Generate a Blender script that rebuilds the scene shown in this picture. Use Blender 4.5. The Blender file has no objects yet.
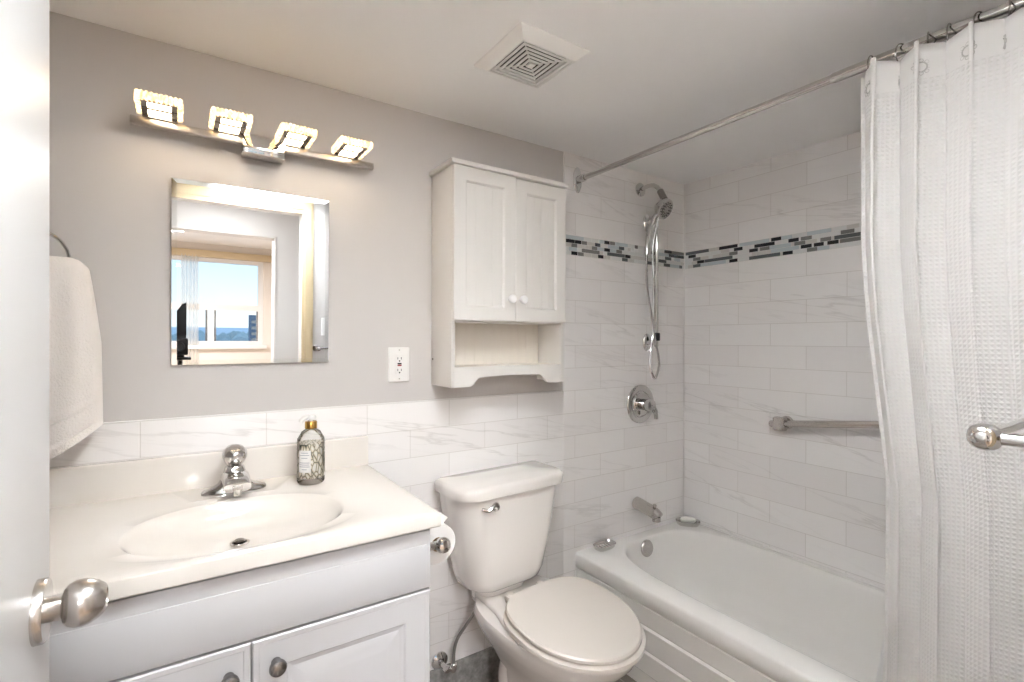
import bpy, bmesh, math, random
from mathutils import Vector, Matrix
random.seed(7)
sin, cos, pi = math.sin, math.cos, math.pi
C = bpy.context.scene
COL = C.collection

# ------------------------------------------------------------------ camera
F_PX, YAW, PITCH, ROLL, EYE = 498.68, 0.5902, -0.00234, 0.00237, 1.383
fw = Vector((sin(YAW)*cos(PITCH), cos(YAW)*cos(PITCH), sin(PITCH)))
rt = Vector((cos(YAW), -sin(YAW), 0)); up = rt.cross(fw)
rt, up = rt*cos(ROLL)+up*sin(ROLL), -rt*sin(ROLL)+up*cos(ROLL)
cam_data = bpy.data.cameras.new('main_camera'); cam = bpy.data.objects.new('main_camera', cam_data)
COL.objects.link(cam)
cam.matrix_world = Matrix(((rt.x, up.x, -fw.x, 0), (rt.y, up.y, -fw.y, 0), (rt.z, up.z, -fw.z, EYE), (0, 0, 0, 1)))
cam_data.sensor_width = 36; cam_data.lens = F_PX/1024*36; cam_data.clip_start = 0.01; cam_data.clip_end = 5000
C.camera = cam

# ------------------------------------------------------------------ world, exposure
C.view_settings.view_transform = 'Standard'; C.view_settings.look = 'None'
C.view_settings.gamma = 1; C.view_settings.use_curve_mapping = False
C.view_settings.exposure = 0.70
C.cycles.caustics_reflective = False; C.cycles.max_bounces = 14; C.cycles.diffuse_bounces = 6; C.cycles.glossy_bounces = 6
C.cycles.transparent_max_bounces = 12; C.cycles.sample_clamp_indirect = 0
W = bpy.data.worlds.new('sky'); C.world = W; W.use_nodes = True
nt = W.node_tree; nt.nodes.clear()
wo = nt.nodes.new('ShaderNodeOutputWorld'); bg = nt.nodes.new('ShaderNodeBackground')
tc = nt.nodes.new('ShaderNodeTexCoord'); sx = nt.nodes.new('ShaderNodeSeparateXYZ'); rp = nt.nodes.new('ShaderNodeValToRGB')
nt.links.new(tc.outputs['Generated'], sx.inputs[0]); nt.links.new(sx.outputs[2], rp.inputs[0])
rp.color_ramp.elements[0].position = 0.0; rp.color_ramp.elements[0].color = (0.95, 0.98, 1.0, 1)
rp.color_ramp.elements[1].position = 0.35; rp.color_ramp.elements[1].color = (0.42, 0.62, 0.98, 1)
e = rp.color_ramp.elements.new(0.10); e.color = (0.68, 0.83, 1.0, 1)
nt.links.new(rp.outputs[0], bg.inputs[0]); bg.inputs[1].default_value = 0.98
nt.links.new(bg.outputs[0], wo.inputs[0])

def area_light(name, loc, rot, sx_, sy_, power, color):
    d = bpy.data.lights.new(name, 'AREA'); d.shape = 'RECTANGLE'; d.size = sx_; d.size_y = sy_
    d.energy = power; d.color = color
    o = bpy.data.objects.new(name, d); o.location = loc; o.rotation_euler = rot; COL.objects.link(o)
    return o
# added unseen fill lights in the hall and the room behind, and the photographer's flash bounced off the bathroom ceiling
area_light('room_fill_light', (-0.2, -2.3, 2.33), (0, 0, 0), 0.5, 0.5, 62, (0.98, 0.98, 1.0))
area_light('hall_fill_light', (0.25, -0.46, 2.33), (0, 0, 0), 0.42, 0.42, 4.5, (0.96, 0.98, 1.0))
fl_d = bpy.data.lights.new('camera_flash', 'SPOT'); fl_d.energy = 1230; fl_d.spot_size = math.radians(37); fl_d.spot_blend = 1.0
fl_d.shadow_soft_size = 0.03; fl_d.color = (0.89, 0.95, 1.0)
fl_o = bpy.data.objects.new('camera_flash', fl_d); COL.objects.link(fl_o); fl_o.location = (0.022, -0.012, 1.585)
fl_o.rotation_euler = Vector((0.50, 0.50, 0.82)).to_track_quat('-Z', 'Y').to_euler()

# ------------------------------------------------------------------ materials
def s2l(c):
    return tuple((v/255/12.92 if v/255 <= 0.04045 else ((v/255+0.055)/1.055)**2.4) for v in c)
class Nodes:
    def __init__(s, name):
        s.m = bpy.data.materials.new(name); s.m.use_nodes = True
        s.t = s.m.node_tree; s.p = s.t.nodes['Principled BSDF']; s.o = s.t.nodes['Material Output']
    def n(s, typ, **kw):
        x = s.t.nodes.new(typ)
        for k, v in kw.items(): setattr(x, k, v)
        return x
    def l(s, a, b): s.t.links.new(a, b)
    def math(s, op, a, b=None, clamp=False):
        x = s.n('ShaderNodeMath', operation=op, use_clamp=clamp)
        for i, v in enumerate((a, b)):
            if v is None: continue
            if isinstance(v, (int, float)): x.inputs[i].default_value = v
            else: s.l(v, x.inputs[i])
        return x.outputs[0]
    def noise(s, vec, scale, detail=3, rough=0.5):
        x = s.n('ShaderNodeTexNoise'); x.inputs['Scale'].default_value = scale
        x.inputs['Detail'].default_value = detail; x.inputs['Roughness'].default_value = rough
        if vec is not None: s.l(vec, x.inputs['Vector'])
        return x.outputs['Fac']
    def bump(s, h, strength, dist):
        b = s.n('ShaderNodeBump'); b.inputs['Strength'].default_value = strength; b.inputs['Distance'].default_value = dist
        s.l(h, b.inputs['Height']); s.l(b.outputs[0], s.p.inputs['Normal'])
    def ramp(s, fac, stops):
        r = s.n('ShaderNodeValToRGB'); s.l(fac, r.inputs[0])
        el = r.color_ramp.elements
        el[0].position, el[0].color = stops[0][0], (*s2l(stops[0][1]), 1)
        el[1].position, el[1].color = stops[-1][0], (*s2l(stops[-1][1]), 1)
        for p, c in stops[1:-1]:
            q = el.new(p); q.color = (*s2l(c), 1)
        return r.outputs[0]
    def pos(s): return s.n('ShaderNodeNewGeometry').outputs['Position']

def plain(name, rgb, rough=0.5, metal=0.0, spec=0.5, bump=0, bscale=200, coat=0, var=0, vscale=6):
    N = Nodes(name); p = N.p
    p.inputs['Base Color'].default_value = (*s2l(rgb), 1); p.inputs['Roughness'].default_value = rough
    p.inputs['Metallic'].default_value = metal; p.inputs['Specular IOR Level'].default_value = spec
    p.inputs['Coat Weight'].default_value = coat
    if bump: N.bump(N.noise(N.pos(), bscale), bump, 0.002)
    if var:
        f = N.noise(N.pos(), vscale, 4)
        c = N.ramp(f, [(0.3, tuple(max(0, v-var) for v in rgb)), (0.7, tuple(min(255, v+var) for v in rgb))])
        N.l(c, p.inputs['Base Color'])
    return N.m
def emit(name, rgb, strength, base=(255, 245, 230)):
    N = Nodes(name); N.p.inputs['Base Color'].default_value = (*s2l(base), 1)
    N.p.inputs['Emission Color'].default_value = (*s2l(rgb), 1); N.p.inputs['Emission Strength'].default_value = strength
    return N.m

def tile(name, axis, phase, z0, L=0.3197, Hh=0.103):
    """glossy white brick-bond wall tile with faint grey veins; axis 0: runs along x, 1: along -y"""
    N = Nodes(name); g = N.pos(); sp = N.n('ShaderNodeSeparateXYZ'); N.l(g, sp.inputs[0])
    a = N.math('ADD', N.math('MULTIPLY', sp.outputs[axis], 1.0 if axis == 0 else -1.0), phase)
    z = N.math('SUBTRACT', sp.outputs[2], z0)
    cb = N.n('ShaderNodeCombineXYZ'); N.l(a, cb.inputs[0]); N.l(z, cb.inputs[1])
    br = N.n('ShaderNodeTexBrick'); N.l(cb.outputs[0], br.inputs['Vector'])
    br.inputs['Scale'].default_value = 1; br.inputs['Brick Width'].default_value = L; br.inputs['Row Height'].default_value = Hh
    br.inputs['Mortar Size'].default_value = 0.0016; br.inputs['Mortar Smooth'].default_value = 0.3; br.inputs['Bias'].default_value = 0
    br.inputs['Color1'].default_value = (*s2l((243, 240, 238)), 1); br.inputs['Color2'].default_value = (*s2l((238, 234, 232)), 1)
    br.inputs['Mortar'].default_value = (*s2l((222, 217, 213)), 1)
    # veins: a stretched, tilted noise whose mid level leaves thin lines, broken up by a second noise
    vv = N.n('ShaderNodeCombineXYZ')
    N.l(N.math('MULTIPLY', a, 1.5), vv.inputs[0])
    N.l(N.math('ADD', N.math('MULTIPLY', z, 13.0), N.math('MULTIPLY', a, 2.6)), vv.inputs[1])
    n1 = N.noise(vv.outputs[0], 1.0, 5, 0.55)
    line = N.math('SUBTRACT', 1.0, N.math('MULTIPLY', N.math('ABSOLUTE', N.math('SUBTRACT', n1, 0.5)), 38), True)
    brk = N.math('MULTIPLY', N.math('SUBTRACT', N.noise(vv.outputs[0], 0.6, 2), 0.47), 6, True)
    v = N.math('MULTIPLY', line, brk, True)
    mx = N.n('ShaderNodeMixRGB'); mx.blend_type = 'MULTIPLY'
    N.l(N.math('MULTIPLY', v, 0.30), mx.inputs[0]); N.l(br.outputs['Color'], mx.inputs[1])
    mx.inputs[2].default_value = (*s2l((190, 186, 182)), 1)
    N.l(mx.outputs[0], N.p.inputs['Base Color'])
    N.p.inputs['Roughness'].default_value = 0.28
    N.bump(N.math('SUBTRACT', 1.0, br.outputs['Fac']), 0.35, 0.001)
    return N.m

YB, XR, ZC, YF, XL = 1.736, 2.291, 2.2305, 0.08, -0.50   # back wall, right wall, ceiling, front wall, left wall
Z_LOW = 0.122; Z_UP = 1.859-0.103
M = {}
M['paint'] = plain('greige_wall_paint', (205, 200, 197), 0.6, bump=0.05, bscale=260)
M['ceil'] = plain('white_ceiling_paint', (249, 248, 247), 0.8, bump=0.05, bscale=150)
M['tileB'] = tile('wall_tile_back', 0, -0.232+3.197, Z_LOW)
M['tileBU'] = tile('wall_tile_back_upper', 0, -0.232+3.197, Z_UP)
M['tileR'] = tile('wall_tile_right', 1, YB-0.1567+0.1598+3.197, Z_LOW)
M['tileRU'] = tile('wall_tile_right_upper', 1, YB-0.1567+0.1598+3.197, Z_UP)
M['caulk'] = plain('white_caulk', (232, 229, 226), 0.5)
M['trimwhite'] = plain('white_trim', (232, 230, 228), 0.4)
M['doorpaint'] = plain('white_door_paint', (212, 210, 209), 0.35)
M['cream'] = plain('cream_casing_paint', (206, 186, 152), 0.4)
M['jamb'] = plain('white_jamb_paint', (232, 228, 222), 0.4)
M['hallwall'] = plain('pale_hall_paint', (226, 225, 224), 0.7)
M['livwall'] = plain('beige_room_paint', (228, 220, 212), 0.7)
M['gloss'] = plain('white_lacquer', (241, 240, 239), 0.28)
M['thermofoil'] = plain('white_vanity_foil', (206, 205, 207), 0.33)
M['marble'] = plain('cultured_marble_white', (232, 226, 219), 0.12, coat=0.3)
M['porc'] = plain('white_porcelain', (235, 230, 225), 0.08, coat=0.4)
M['seat'] = plain('toilet_seat_plastic', (220, 212, 204), 0.22)
M['tub'] = plain('white_tub_enamel', (243, 240, 236), 0.24)
M['cabwhite'] = plain('white_painted_wood', (228, 224, 219), 0.35)
M['cabinside'] = plain('cream_inner_board', (236, 229, 219), 0.5)
M['chrome'] = plain('chrome', (214, 212, 210), 0.07, 1.0)
M['chromedark'] = plain('dark_chrome', (150, 146, 142), 0.2, 1.0)  # darker, rougher chrome for couplings, rings and lamp holders
M['nickel'] = plain('brushed_nickel', (202, 197, 192), 0.27, 1.0)
M['pewter'] = plain('pewter_knob', (150, 148, 148), 0.25, 1.0)
M['mirror'] = plain('mirror_silver', (243, 245, 246), 0.0, 1.0)
M['bevel'] = plain('mirror_bevel', (236, 240, 240), 0.02, 1.0)
M['plastic'] = plain('white_plastic', (236, 234, 231), 0.35)
M['dark'] = plain('dark_gap', (22, 20, 19), 0.7)
M['red'] = plain('red_button', (150, 52, 60), 0.4)
M['black'] = plain('black_plastic', (20, 20, 21), 0.45)
M['paper'] = plain('toilet_paper', (243, 240, 237), 0.9, bump=0.1, bscale=300)
M['core'] = plain('card_core', (176, 150, 120), 0.9)
M['soap'] = plain('white_soap', (238, 236, 228), 0.45)
M['braid'] = plain('braided_steel_hose', (150, 147, 144), 0.35, 0.9, bump=0.3, bscale=900)
M['gold'] = plain('gold_collar', (196, 152, 82), 0.22, 1.0)
M['strip_black'] = plain('black_glass_strip', (38, 40, 43), 0.1)
M['strip_grey'] = plain('grey_stone_strip', (128, 126, 124), 0.2)
M['strip_mid'] = plain('grey_glass_strip', (98, 103, 104), 0.1)
M['strip_blue'] = plain('pale_blue_glass_strip', (197, 205, 208), 0.1)
M['strip_white'] = plain('white_marble_strip', (226, 226, 224), 0.15)
M['strip_pale'] = plain('pale_stone_strip', (212, 208, 203), 0.2)
M['satin'] = plain('satin_chrome_bar', (190, 184, 178), 0.32, 1.0)
M['rodsteel'] = plain('rod_steel', (206, 203, 200), 0.16, 1.0)

def marble_grey():
    N = Nodes('grey_marble_base'); n = N.noise(N.pos(), 22, 8, 0.65)
    N.l(N.ramp(n, [(0.25, (108, 107, 105)), (0.5, (146, 144, 141)), (0.75, (186, 184, 180))]), N.p.inputs['Base Color'])
    N.p.inputs['Roughness'].default_value = 0.25
    return N.m
M['greymarble'] = marble_grey()
def floor_mat():
    N = Nodes('taupe_floor_tile'); br = N.n('ShaderNodeTexBrick'); N.l(N.pos(), br.inputs['Vector'])
    br.inputs['Scale'].default_value = 1; br.inputs['Brick Width'].default_value = 0.6; br.inputs['Row Height'].default_value = 0.3
    br.inputs['Mortar Size'].default_value = 0.003
    br.inputs['Color1'].default_value = (*s2l((150, 140, 132)), 1); br.inputs['Color2'].default_value = (*s2l((140, 131, 124)), 1)
    br.inputs['Mortar'].default_value = (*s2l((176, 168, 160)), 1)
    N.l(br.outputs['Color'], N.p.inputs['Base Color']); N.p.inputs['Roughness'].default_value = 0.4
    return N.m
M['floor'] = floor_mat()
def wood_mat():
    N = Nodes('oak_floor'); br = N.n('ShaderNodeTexBrick'); N.l(N.pos(), br.inputs['Vector'])
    br.inputs['Scale'].default_value = 1; br.inputs['Brick Width'].default_value = 1.2; br.inputs['Row Height'].default_value = 0.12
    br.inputs['Mortar Size'].default_value = 0.001
    br.inputs['Color1'].default_value = (*s2l((190, 172, 150)), 1); br.inputs['Color2'].default_value = (*s2l((180, 160, 138)), 1)
    br.inputs['Mortar'].default_value = (*s2l((120, 100, 84)), 1)
    N.l(br.outputs['Color'], N.p.inputs['Base Color']); N.p.inputs['Roughness'].default_value = 0.4
    return N.m
M['wood'] = wood_mat()
def waffle():
    N = Nodes('waffle_weave_cotton'); uv = N.n('ShaderNodeUVMap').outputs[0]
    sp = N.n('ShaderNodeSeparateXYZ'); N.l(uv, sp.inputs[0])
    k = 2*pi/0.0105
    a = N.math('COSINE', N.math('MULTIPLY', sp.outputs[0], k)); b = N.math('COSINE', N.math('MULTIPLY', sp.outputs[1], k))
    h = N.math('MAXIMUM', a, b)
    # the plain-woven heading along the top has no waffle
    head = N.math('LESS_THAN', sp.outputs[1], 2.01)
    N.bump(N.math('MULTIPLY', h, head), 0.6, 0.0016)
    N.p.inputs['Base Color'].default_value = (*s2l((240, 237, 234)), 1); N.p.inputs['Roughness'].default_value = 0.9
    N.p.inputs['Specular IOR Level'].default_value = 0.1
    tr = N.n('ShaderNodeBsdfTranslucent'); tr.inputs[0].default_value = (*s2l((240, 235, 230)), 1)
    mx = N.n('ShaderNodeMixShader'); mx.inputs[0].default_value = 0.22
    N.l(N.p.outputs[0], mx.inputs[1]); N.l(tr.outputs[0], mx.inputs[2]); N.l(mx.outputs[0], N.o.inputs[0])
    return N.m
M['waffle'] = waffle()
def sheer(name, rgb, alpha, trans=0.5):
    N = Nodes(name); N.p.inputs['Base Color'].default_value = (*s2l(rgb), 1); N.p.inputs['Roughness'].default_value = 0.8
    tl = N.n('ShaderNodeBsdfTranslucent'); tl.inputs[0].default_value = (*s2l(rgb), 1)
    m1 = N.n('ShaderNodeMixShader'); m1.inputs[0].default_value = trans
    N.l(N.p.outputs[0], m1.inputs[1]); N.l(tl.outputs[0], m1.inputs[2])
    tp = N.n('ShaderNodeBsdfTransparent'); m2 = N.n('ShaderNodeMixShader'); m2.inputs[0].default_value = alpha
    N.l(tp.outputs[0], m2.inputs[1]); N.l(m1.outputs[0], m2.inputs[2]); N.l(m2.outputs[0], N.o.inputs[0])
    return N.m
M['liner'] = sheer('white_liner_fabric', (240, 238, 236), 0.97, 0.3)
M['sheer'] = sheer('sheer_voile', (245, 243, 238), 0.6)
def thin_glass(name, tint=(245, 250, 250), gl=0.06):
    N = Nodes(name); tp = N.n('ShaderNodeBsdfTransparent'); tp.inputs[0].default_value = (*s2l(tint), 1)
    g = N.n('ShaderNodeBsdfGlossy'); g.inputs['Roughness'].default_value = 0.02
    fr = N.n('ShaderNodeFresnel'); fr.inputs[0].default_value = 1.28
    m = N.n('ShaderNodeMixShader'); N.l(fr.outputs[0], m.inputs[0]); N.l(tp.outputs[0], m.inputs[1]); N.l(g.outputs[0], m.inputs[2])
    N.l(m.outputs[0], N.o.inputs[0])
    return N.m
M['pane'] = thin_glass('window_glass')
M['bottleglass'] = thin_glass('clear_bottle_glass', (250, 250, 249))
def terry():
    N = Nodes('white_terry_cloth'); N.p.inputs['Base Color'].default_value = (*s2l((243, 236, 230)), 1)
    N.p.inputs['Roughness'].default_value = 0.95; N.p.inputs['Specular IOR Level'].default_value = 0.1
    N.p.inputs['Sheen Weight'].default_value = 0.3
    N.bump(N.noise(N.pos(), 210, 3, 0.7), 0.7, 0.005)
    return N.m
M['terry'] = terry()
def bottle_print():
    N = Nodes('leaf_print_sleeve'); v = N.n('ShaderNodeTexVoronoi'); v.feature = 'DISTANCE_TO_EDGE'; v.inputs['Scale'].default_value = 80
    mp = N.n('ShaderNodeMapping'); mp.inputs['Rotation'].default_value = (0, 0.5, 0.4); mp.inputs['Scale'].default_value = (1.3, 1, 0.62)
    N.l(N.pos(), mp.inputs[0]); N.l(mp.outputs[0], v.inputs['Vector'])
    c = N.ramp(v.outputs['Distance'], [(0.01, (120, 122, 112)), (0.05, (182, 175, 155)), (0.10, (232, 218, 190)), (0.26, (252, 249, 243))])
    N.l(c, N.p.inputs['Base Color']); N.p.inputs['Roughness'].default_value = 0.3
    return N.m
M['print'] = bottle_print()
def crystal():
    N = Nodes('lit_crystal'); n = N.n('ShaderNodeTexVoronoi'); n.inputs['Scale'].default_value = 95; N.l(N.pos(), n.inputs['Vector'])
    N.p.inputs['Base Color'].default_value = (*s2l((255, 240, 214)), 1); N.p.inputs['Roughness'].default_value = 0.12
    N.p.inputs['Transmission Weight'].default_value = 0.35
    N.l(N.ramp(n.outputs['Distance'], [(0.15, (255, 236, 200)), (0.55, (240, 205, 145))]), N.p.inputs['Emission Color'])
    N.l(N.math('SUBTRACT', 1.9, N.math('MULTIPLY', n.outputs['Distance'], 1.9)), N.p.inputs['Emission Strength'])
    N.bump(n.outputs['Distance'], 0.8, 0.006)
    return N.m
M['crystal'] = crystal()
M['led'] = emit('warm_led_diffuser', (255, 232, 200), 12)
M['hall_fill_glow'] = emit('hall_fill_glass', (255, 250, 244), 3)  # glow of the added hall fill lamp
M['haze'] = plain('hazy_far_trees', (170, 182, 178), 0.9, var=16, vscale=0.02)  # distance haze is mixed into the tree colour
M['ground'] = plain('hazy_far_land', (206, 214, 216), 0.95, var=10, vscale=0.005)  # pale haze is put into the land colour
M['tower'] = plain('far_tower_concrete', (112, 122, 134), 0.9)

# ------------------------------------------------------------------ mesh building
class MB:
    def __init__(s): s.v = []; s.f = []; s.mi = []; s.uv = None
    def add(s, vs, fs, mi=0):
        b = len(s.v); s.v += [Vector(v) for v in vs]
        for f in fs: s.f.append(tuple(b+i for i in f)); s.mi.append(mi)
        return s
    def box(s, a, b, bev=0.0, mi=0, seg=2, rot=None, about=None):
        lo = [min(a[i], b[i]) for i in range(3)]; hi = [max(a[i], b[i]) for i in range(3)]
        bm = bmesh.new(); bmesh.ops.create_cube(bm, size=1)
        for v in bm.verts: v.co = Vector([lo[i]+(v.co[i]+0.5)*(hi[i]-lo[i]) for i in range(3)])
        if bev > 0:
            bmesh.ops.bevel(bm, geom=bm.edges[:], offset=min(bev, 0.49*min(hi[i]-lo[i] for i in range(3))), segments=seg, affect='EDGES', profile=0.5)
        if rot is not None:
            c = Vector(about) if about else Vector([(lo[i]+hi[i])/2 for i in range(3)])
            for v in bm.verts: v.co = c+rot @ (v.co-c)
        bm.verts.index_update()
        s.add([v.co.copy() for v in bm.verts], [[v.index for v in f.verts] for f in bm.faces], mi); bm.free()
        return s
    def loft(s, rings, cap0=True, cap1=True, mi=0, closed=True):
        n = len(rings[0]); b = len(s.v)
        for r in rings: s.v += [Vector(p) for p in r]
        for i in range(len(rings)-1):
            for j in range(n if closed else n-1):
                k = (j+1) % n
                s.f.append((b+i*n+j, b+i*n+k, b+(i+1)*n+k, b+(i+1)*n+j)); s.mi.append(mi)
        if cap0: s.f.append(tuple(b+j for j in reversed(range(n)))); s.mi.append(mi)
        if cap1: s.f.append(tuple(b+(len(rings)-1)*n+j for j in range(n))); s.mi.append(mi)
        return s
    def lathe(s, prof, origin, axis=(0, 0, 1), n=28, mi=0, cap0=True, cap1=True, sx_=1.0, sy_=1.0):
        q = Vector(axis).normalized().to_track_quat('Z', 'Y'); o = Vector(origin)
        rings = [[o+q @ Vector((r*cos(2*pi*j/n)*sx_, r*sin(2*pi*j/n)*sy_, h)) for j in range(n)] for r, h in prof]
        return s.loft(rings, cap0, cap1, mi)
    def tube(s, pts, r, n=12, mi=0, caps=True):
        pts = [Vector(p) for p in pts]; rings = []; N0 = None
        for i, p in enumerate(pts):
            t = (pts[min(i+1, len(pts)-1)]-pts[max(i-1, 0)]).normalized()
            if N0 is None:
                N0 = t.orthogonal().normalized()
            N0 = (N0-t*N0.dot(t)).normalized(); B = t.cross(N0)
            rr = r[i] if isinstance(r, (list, tuple)) else r
            rings.append([p+(N0*cos(2*pi*j/n)+B*sin(2*pi*j/n))*rr for j in range(n)])
        return s.loft(rings, caps, caps, mi)
    def torus(s, c, R, r, axis=(0, 0, 1), n=36, m=10, mi=0, a0=0, a1=2*pi):
        q = Vector(axis).normalized().to_track_quat('Z', 'Y'); c = Vector(c)
        full = abs(a1-a0-2*pi) < 1e-6
        cnt = n if full else n+1
        rings = []
        for i in range(cnt):
            a = a0+(a1-a0)*i/n
            rings.append([c+q @ Vector(((R+r*cos(2*pi*j/m))*cos(a), (R+r*cos(2*pi*j/m))*sin(a), r*sin(2*pi*j/m))) for j in range(m)])
        if full: rings.append(rings[0])
        return s.loft(rings, not full, not full, mi)
    def build(s, name, mats, parent=None, local=False, angle=35, uvs=None, fix=True):
        if not isinstance(mats, (list, tuple)): mats = [mats]
        off = Vector((0, 0, 0)); p = parent
        if not local:
            while p is not None: off += p.location; p = p.parent
        me = bpy.data.meshes.new(name)
        me.from_pydata([v-off for v in s.v], [], s.f)
        for m in mats: me.materials.append(m)
        for i, pl in enumerate(me.polygons): pl.material_index = s.mi[i]
        if uvs is not None:
            ul = me.uv_layers.new(name='UVMap')
            for lp in me.loops: ul.data[lp.index].uv = uvs[lp.vertex_index]
        if fix:
            bm = bmesh.new(); bm.from_mesh(me)
            if uvs is None: bmesh.ops.remove_doubles(bm, verts=bm.verts, dist=1e-6)
            bmesh.ops.recalc_face_normals(bm, faces=bm.faces); bm.to_mesh(me); bm.free()
        me.shade_smooth(); me.set_sharp_from_angle(angle=math.radians(angle))
        o = bpy.data.objects.new(name, me); COL.objects.link(o)
        if parent is not None: o.parent = parent
        return o
def tag(o, label=None, cat=None, group=None, kind=None):
    if label: o['label'] = label
    if cat: o['category'] = cat
    if group: o['group'] = group
    if kind: o['kind'] = kind
    return o
def thing(name, label, cat, loc=(0, 0, 0), rz=0, group=None):
    o = bpy.data.objects.new(name, None); COL.objects.link(o); o.empty_display_size = 0.05
    o.location = loc; o.rotation_euler = (0, 0, rz)
    return tag(o, label, cat, group)
def struct(name, mb, mats, parent=None, **kw):
    o = mb.build(name, mats, parent, **kw)
    if parent is None: o['kind'] = 'structure'
    return o
def spline(ctrl, n=8):
    P = [Vector(p) for p in ctrl]; out = []
    for i in range(len(P)-1):
        p0, p1, p2, p3 = P[max(i-1, 0)], P[i], P[i+1], P[min(i+2, len(P)-1)]
        for k in range(n):
            t = k/n
            out.append(0.5*((2*p1)+(p2-p0)*t+(2*p0-5*p1+4*p2-p3)*t*t+(3*p1-p0-3*p2+p3)*t**3))
    out.append(P[-1]); return out
def superell(cx, cy, a, b, z, n=64, e=2.0, back=None):
    pts = []
    for j in range(n):
        t = 2*pi*j/n; c, s_ = cos(t), sin(t); ee = e
        if back and s_ > 0: ee = back
        pts.append((cx+a*abs(c)**(2/ee)*(1 if c >= 0 else -1), cy+b*abs(s_)**(2/ee)*(1 if s_ >= 0 else -1), z))
    return pts
def rectloop(x0, x1, y0, y1, z, cx, cy, n=64, a=None, b=None):
    """points of a rectangle seen from (cx,cy), one per angle of an a:b ellipse, corners included"""
    pts = []
    for j in range(n):
        t = 2*pi*j/n
        d = Vector((cos(t)*(a or 1), sin(t)*(b or 1)))
        k = min(((x1-cx)/d.x if d.x > 1e-9 else (x0-cx)/d.x if d.x < -1e-9 else 1e9),
                ((y1-cy)/d.y if d.y > 1e-9 else (y0-cy)/d.y if d.y < -1e-9 else 1e9))
        pts.append([cx+d.x*k, cy+d.y*k, z])
    for (X, Yc) in ((x0, y0), (x0, y1), (x1, y0), (x1, y1)):
        j = min(range(n), key=lambda i: (pts[i][0]-X)**2+(pts[i][1]-Yc)**2); pts[j] = [X, Yc, z]
    return pts

# ------------------------------------------------------------------ the setting
HX0, HX1 = -1.6, 1.9            # hall extent in x
DX0, DX1, DZ = -0.185, 0.655, 2.13   # doorway
struct('floor', MB().box((XL-.1, -0.03, -0.06), (XR+.1, YB+.1, 0)), M['floor'])
struct('ceiling', MB().box((XL-.1, -0.03, ZC), (XR+.1, YB+.1, ZC+0.06)), M['ceil'])
wb = struct('wall_back', MB().box((XL-.1, YB+.004, 0), (XR+.1, YB+.1, ZC)), M['paint'])
XT = 1.446                      # painted wall ends, shower tile begins
ZW = 1.152                      # top of the tiled wainscot
zb0, zb1 = 1.770, 1.859         # mosaic border
MB().box((XL, YB, 0.12), (XT, YB+.006, ZW), 0.0015).build('tile_wainscot', M['tileB'], wb)
MB().box((XT, YB, 0.12), (XR+.05, YB+.006, zb0)).build('shower_tile', M['tileB'], wb)
MB().box((XT, YB, zb1), (XR+.05, YB+.006, ZC)).build('shower_tile_upper', M['tileBU'], wb)
MB().box((XT-.006, YB-.001, ZW), (XT+.002, YB+.006, ZC), 0.001).build('tile_edge_strip', M['caulk'], wb)
MB().box((XL, YB-.001, ZW), (XT, YB+.006, ZW+.004), 0.0015).build('grout_line', M['caulk'], wb)
wr = struct('wall_right', MB().box((XR+.004, -0.03, 0), (XR+.1, YB+.004, ZC)), M['paint'])
MB().box((XR, YF, 0.12), (XR+.006, YB+.003, zb0)).build('shower_tile', M['tileR'], wr)
MB().box((XR, YF, zb1), (XR+.006, YB+.003, ZC)).build('shower_tile_upper', M['tileRU'], wr)
struct('wall_left', MB().box((XL-.1, 0.08, 0), (XL, YB+.004, ZC)), M['paint'])
# front wall with the doorway the camera stands in
wf = MB()
wf.box((XL-.1, -0.03, 0), (DX0-.02, YF, ZC)).box((DX1+.02, -0.03, 0), (XR+.1, YF, ZC)).box((DX0-.02, -0.03, DZ+.02), (DX1+.02, YF, ZC))
struct('wall_front', wf, M['paint'])
# corner caulk of the tiled alcove
struct('trim_1', MB().box((XR-.005, YB-.005, 0.40), (XR+.001, YB+.001, ZC), 0.002), M['caulk'])
# grey marble skirting
struct('baseboard_back', MB().box((XL, YB-.012, 0), (1.53, YB+.004, 0.13), 0.002), M['greymarble'])
# door frame: white jamb lining and cream casing
fr = MB()
fr.box((DX0-.02, -0.03, 0), (DX0, YF, DZ)).box((DX1, -0.03, 0), (DX1+.02, YF, DZ)).box((DX0-.02, -0.03, DZ), (DX1+.02, YF, DZ+.02))
tr = struct('trim_2', fr, M['jamb'])
cs = MB()
for d0, d1, y0, y1 in ((-.004, .062, YF, YF+.013), (.012, .048, YF+.013, YF+.019)):
    path = lambda d: ((DX0-d, 0), (DX0-d, DZ+d*1.58), (DX1+d, DZ+d*1.58), (DX1+d, 0))
    i_, o_ = path(d0), path(d1)
    cs.loft([[(i_[k][0], y0, i_[k][1]), (o_[k][0], y0, o_[k][1]), (o_[k][0], y1, o_[k][1]), (i_[k][0], y1, i_[k][1])] for k in range(4)])
cs.build('casing', M['cream'], tr, angle=20)
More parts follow.
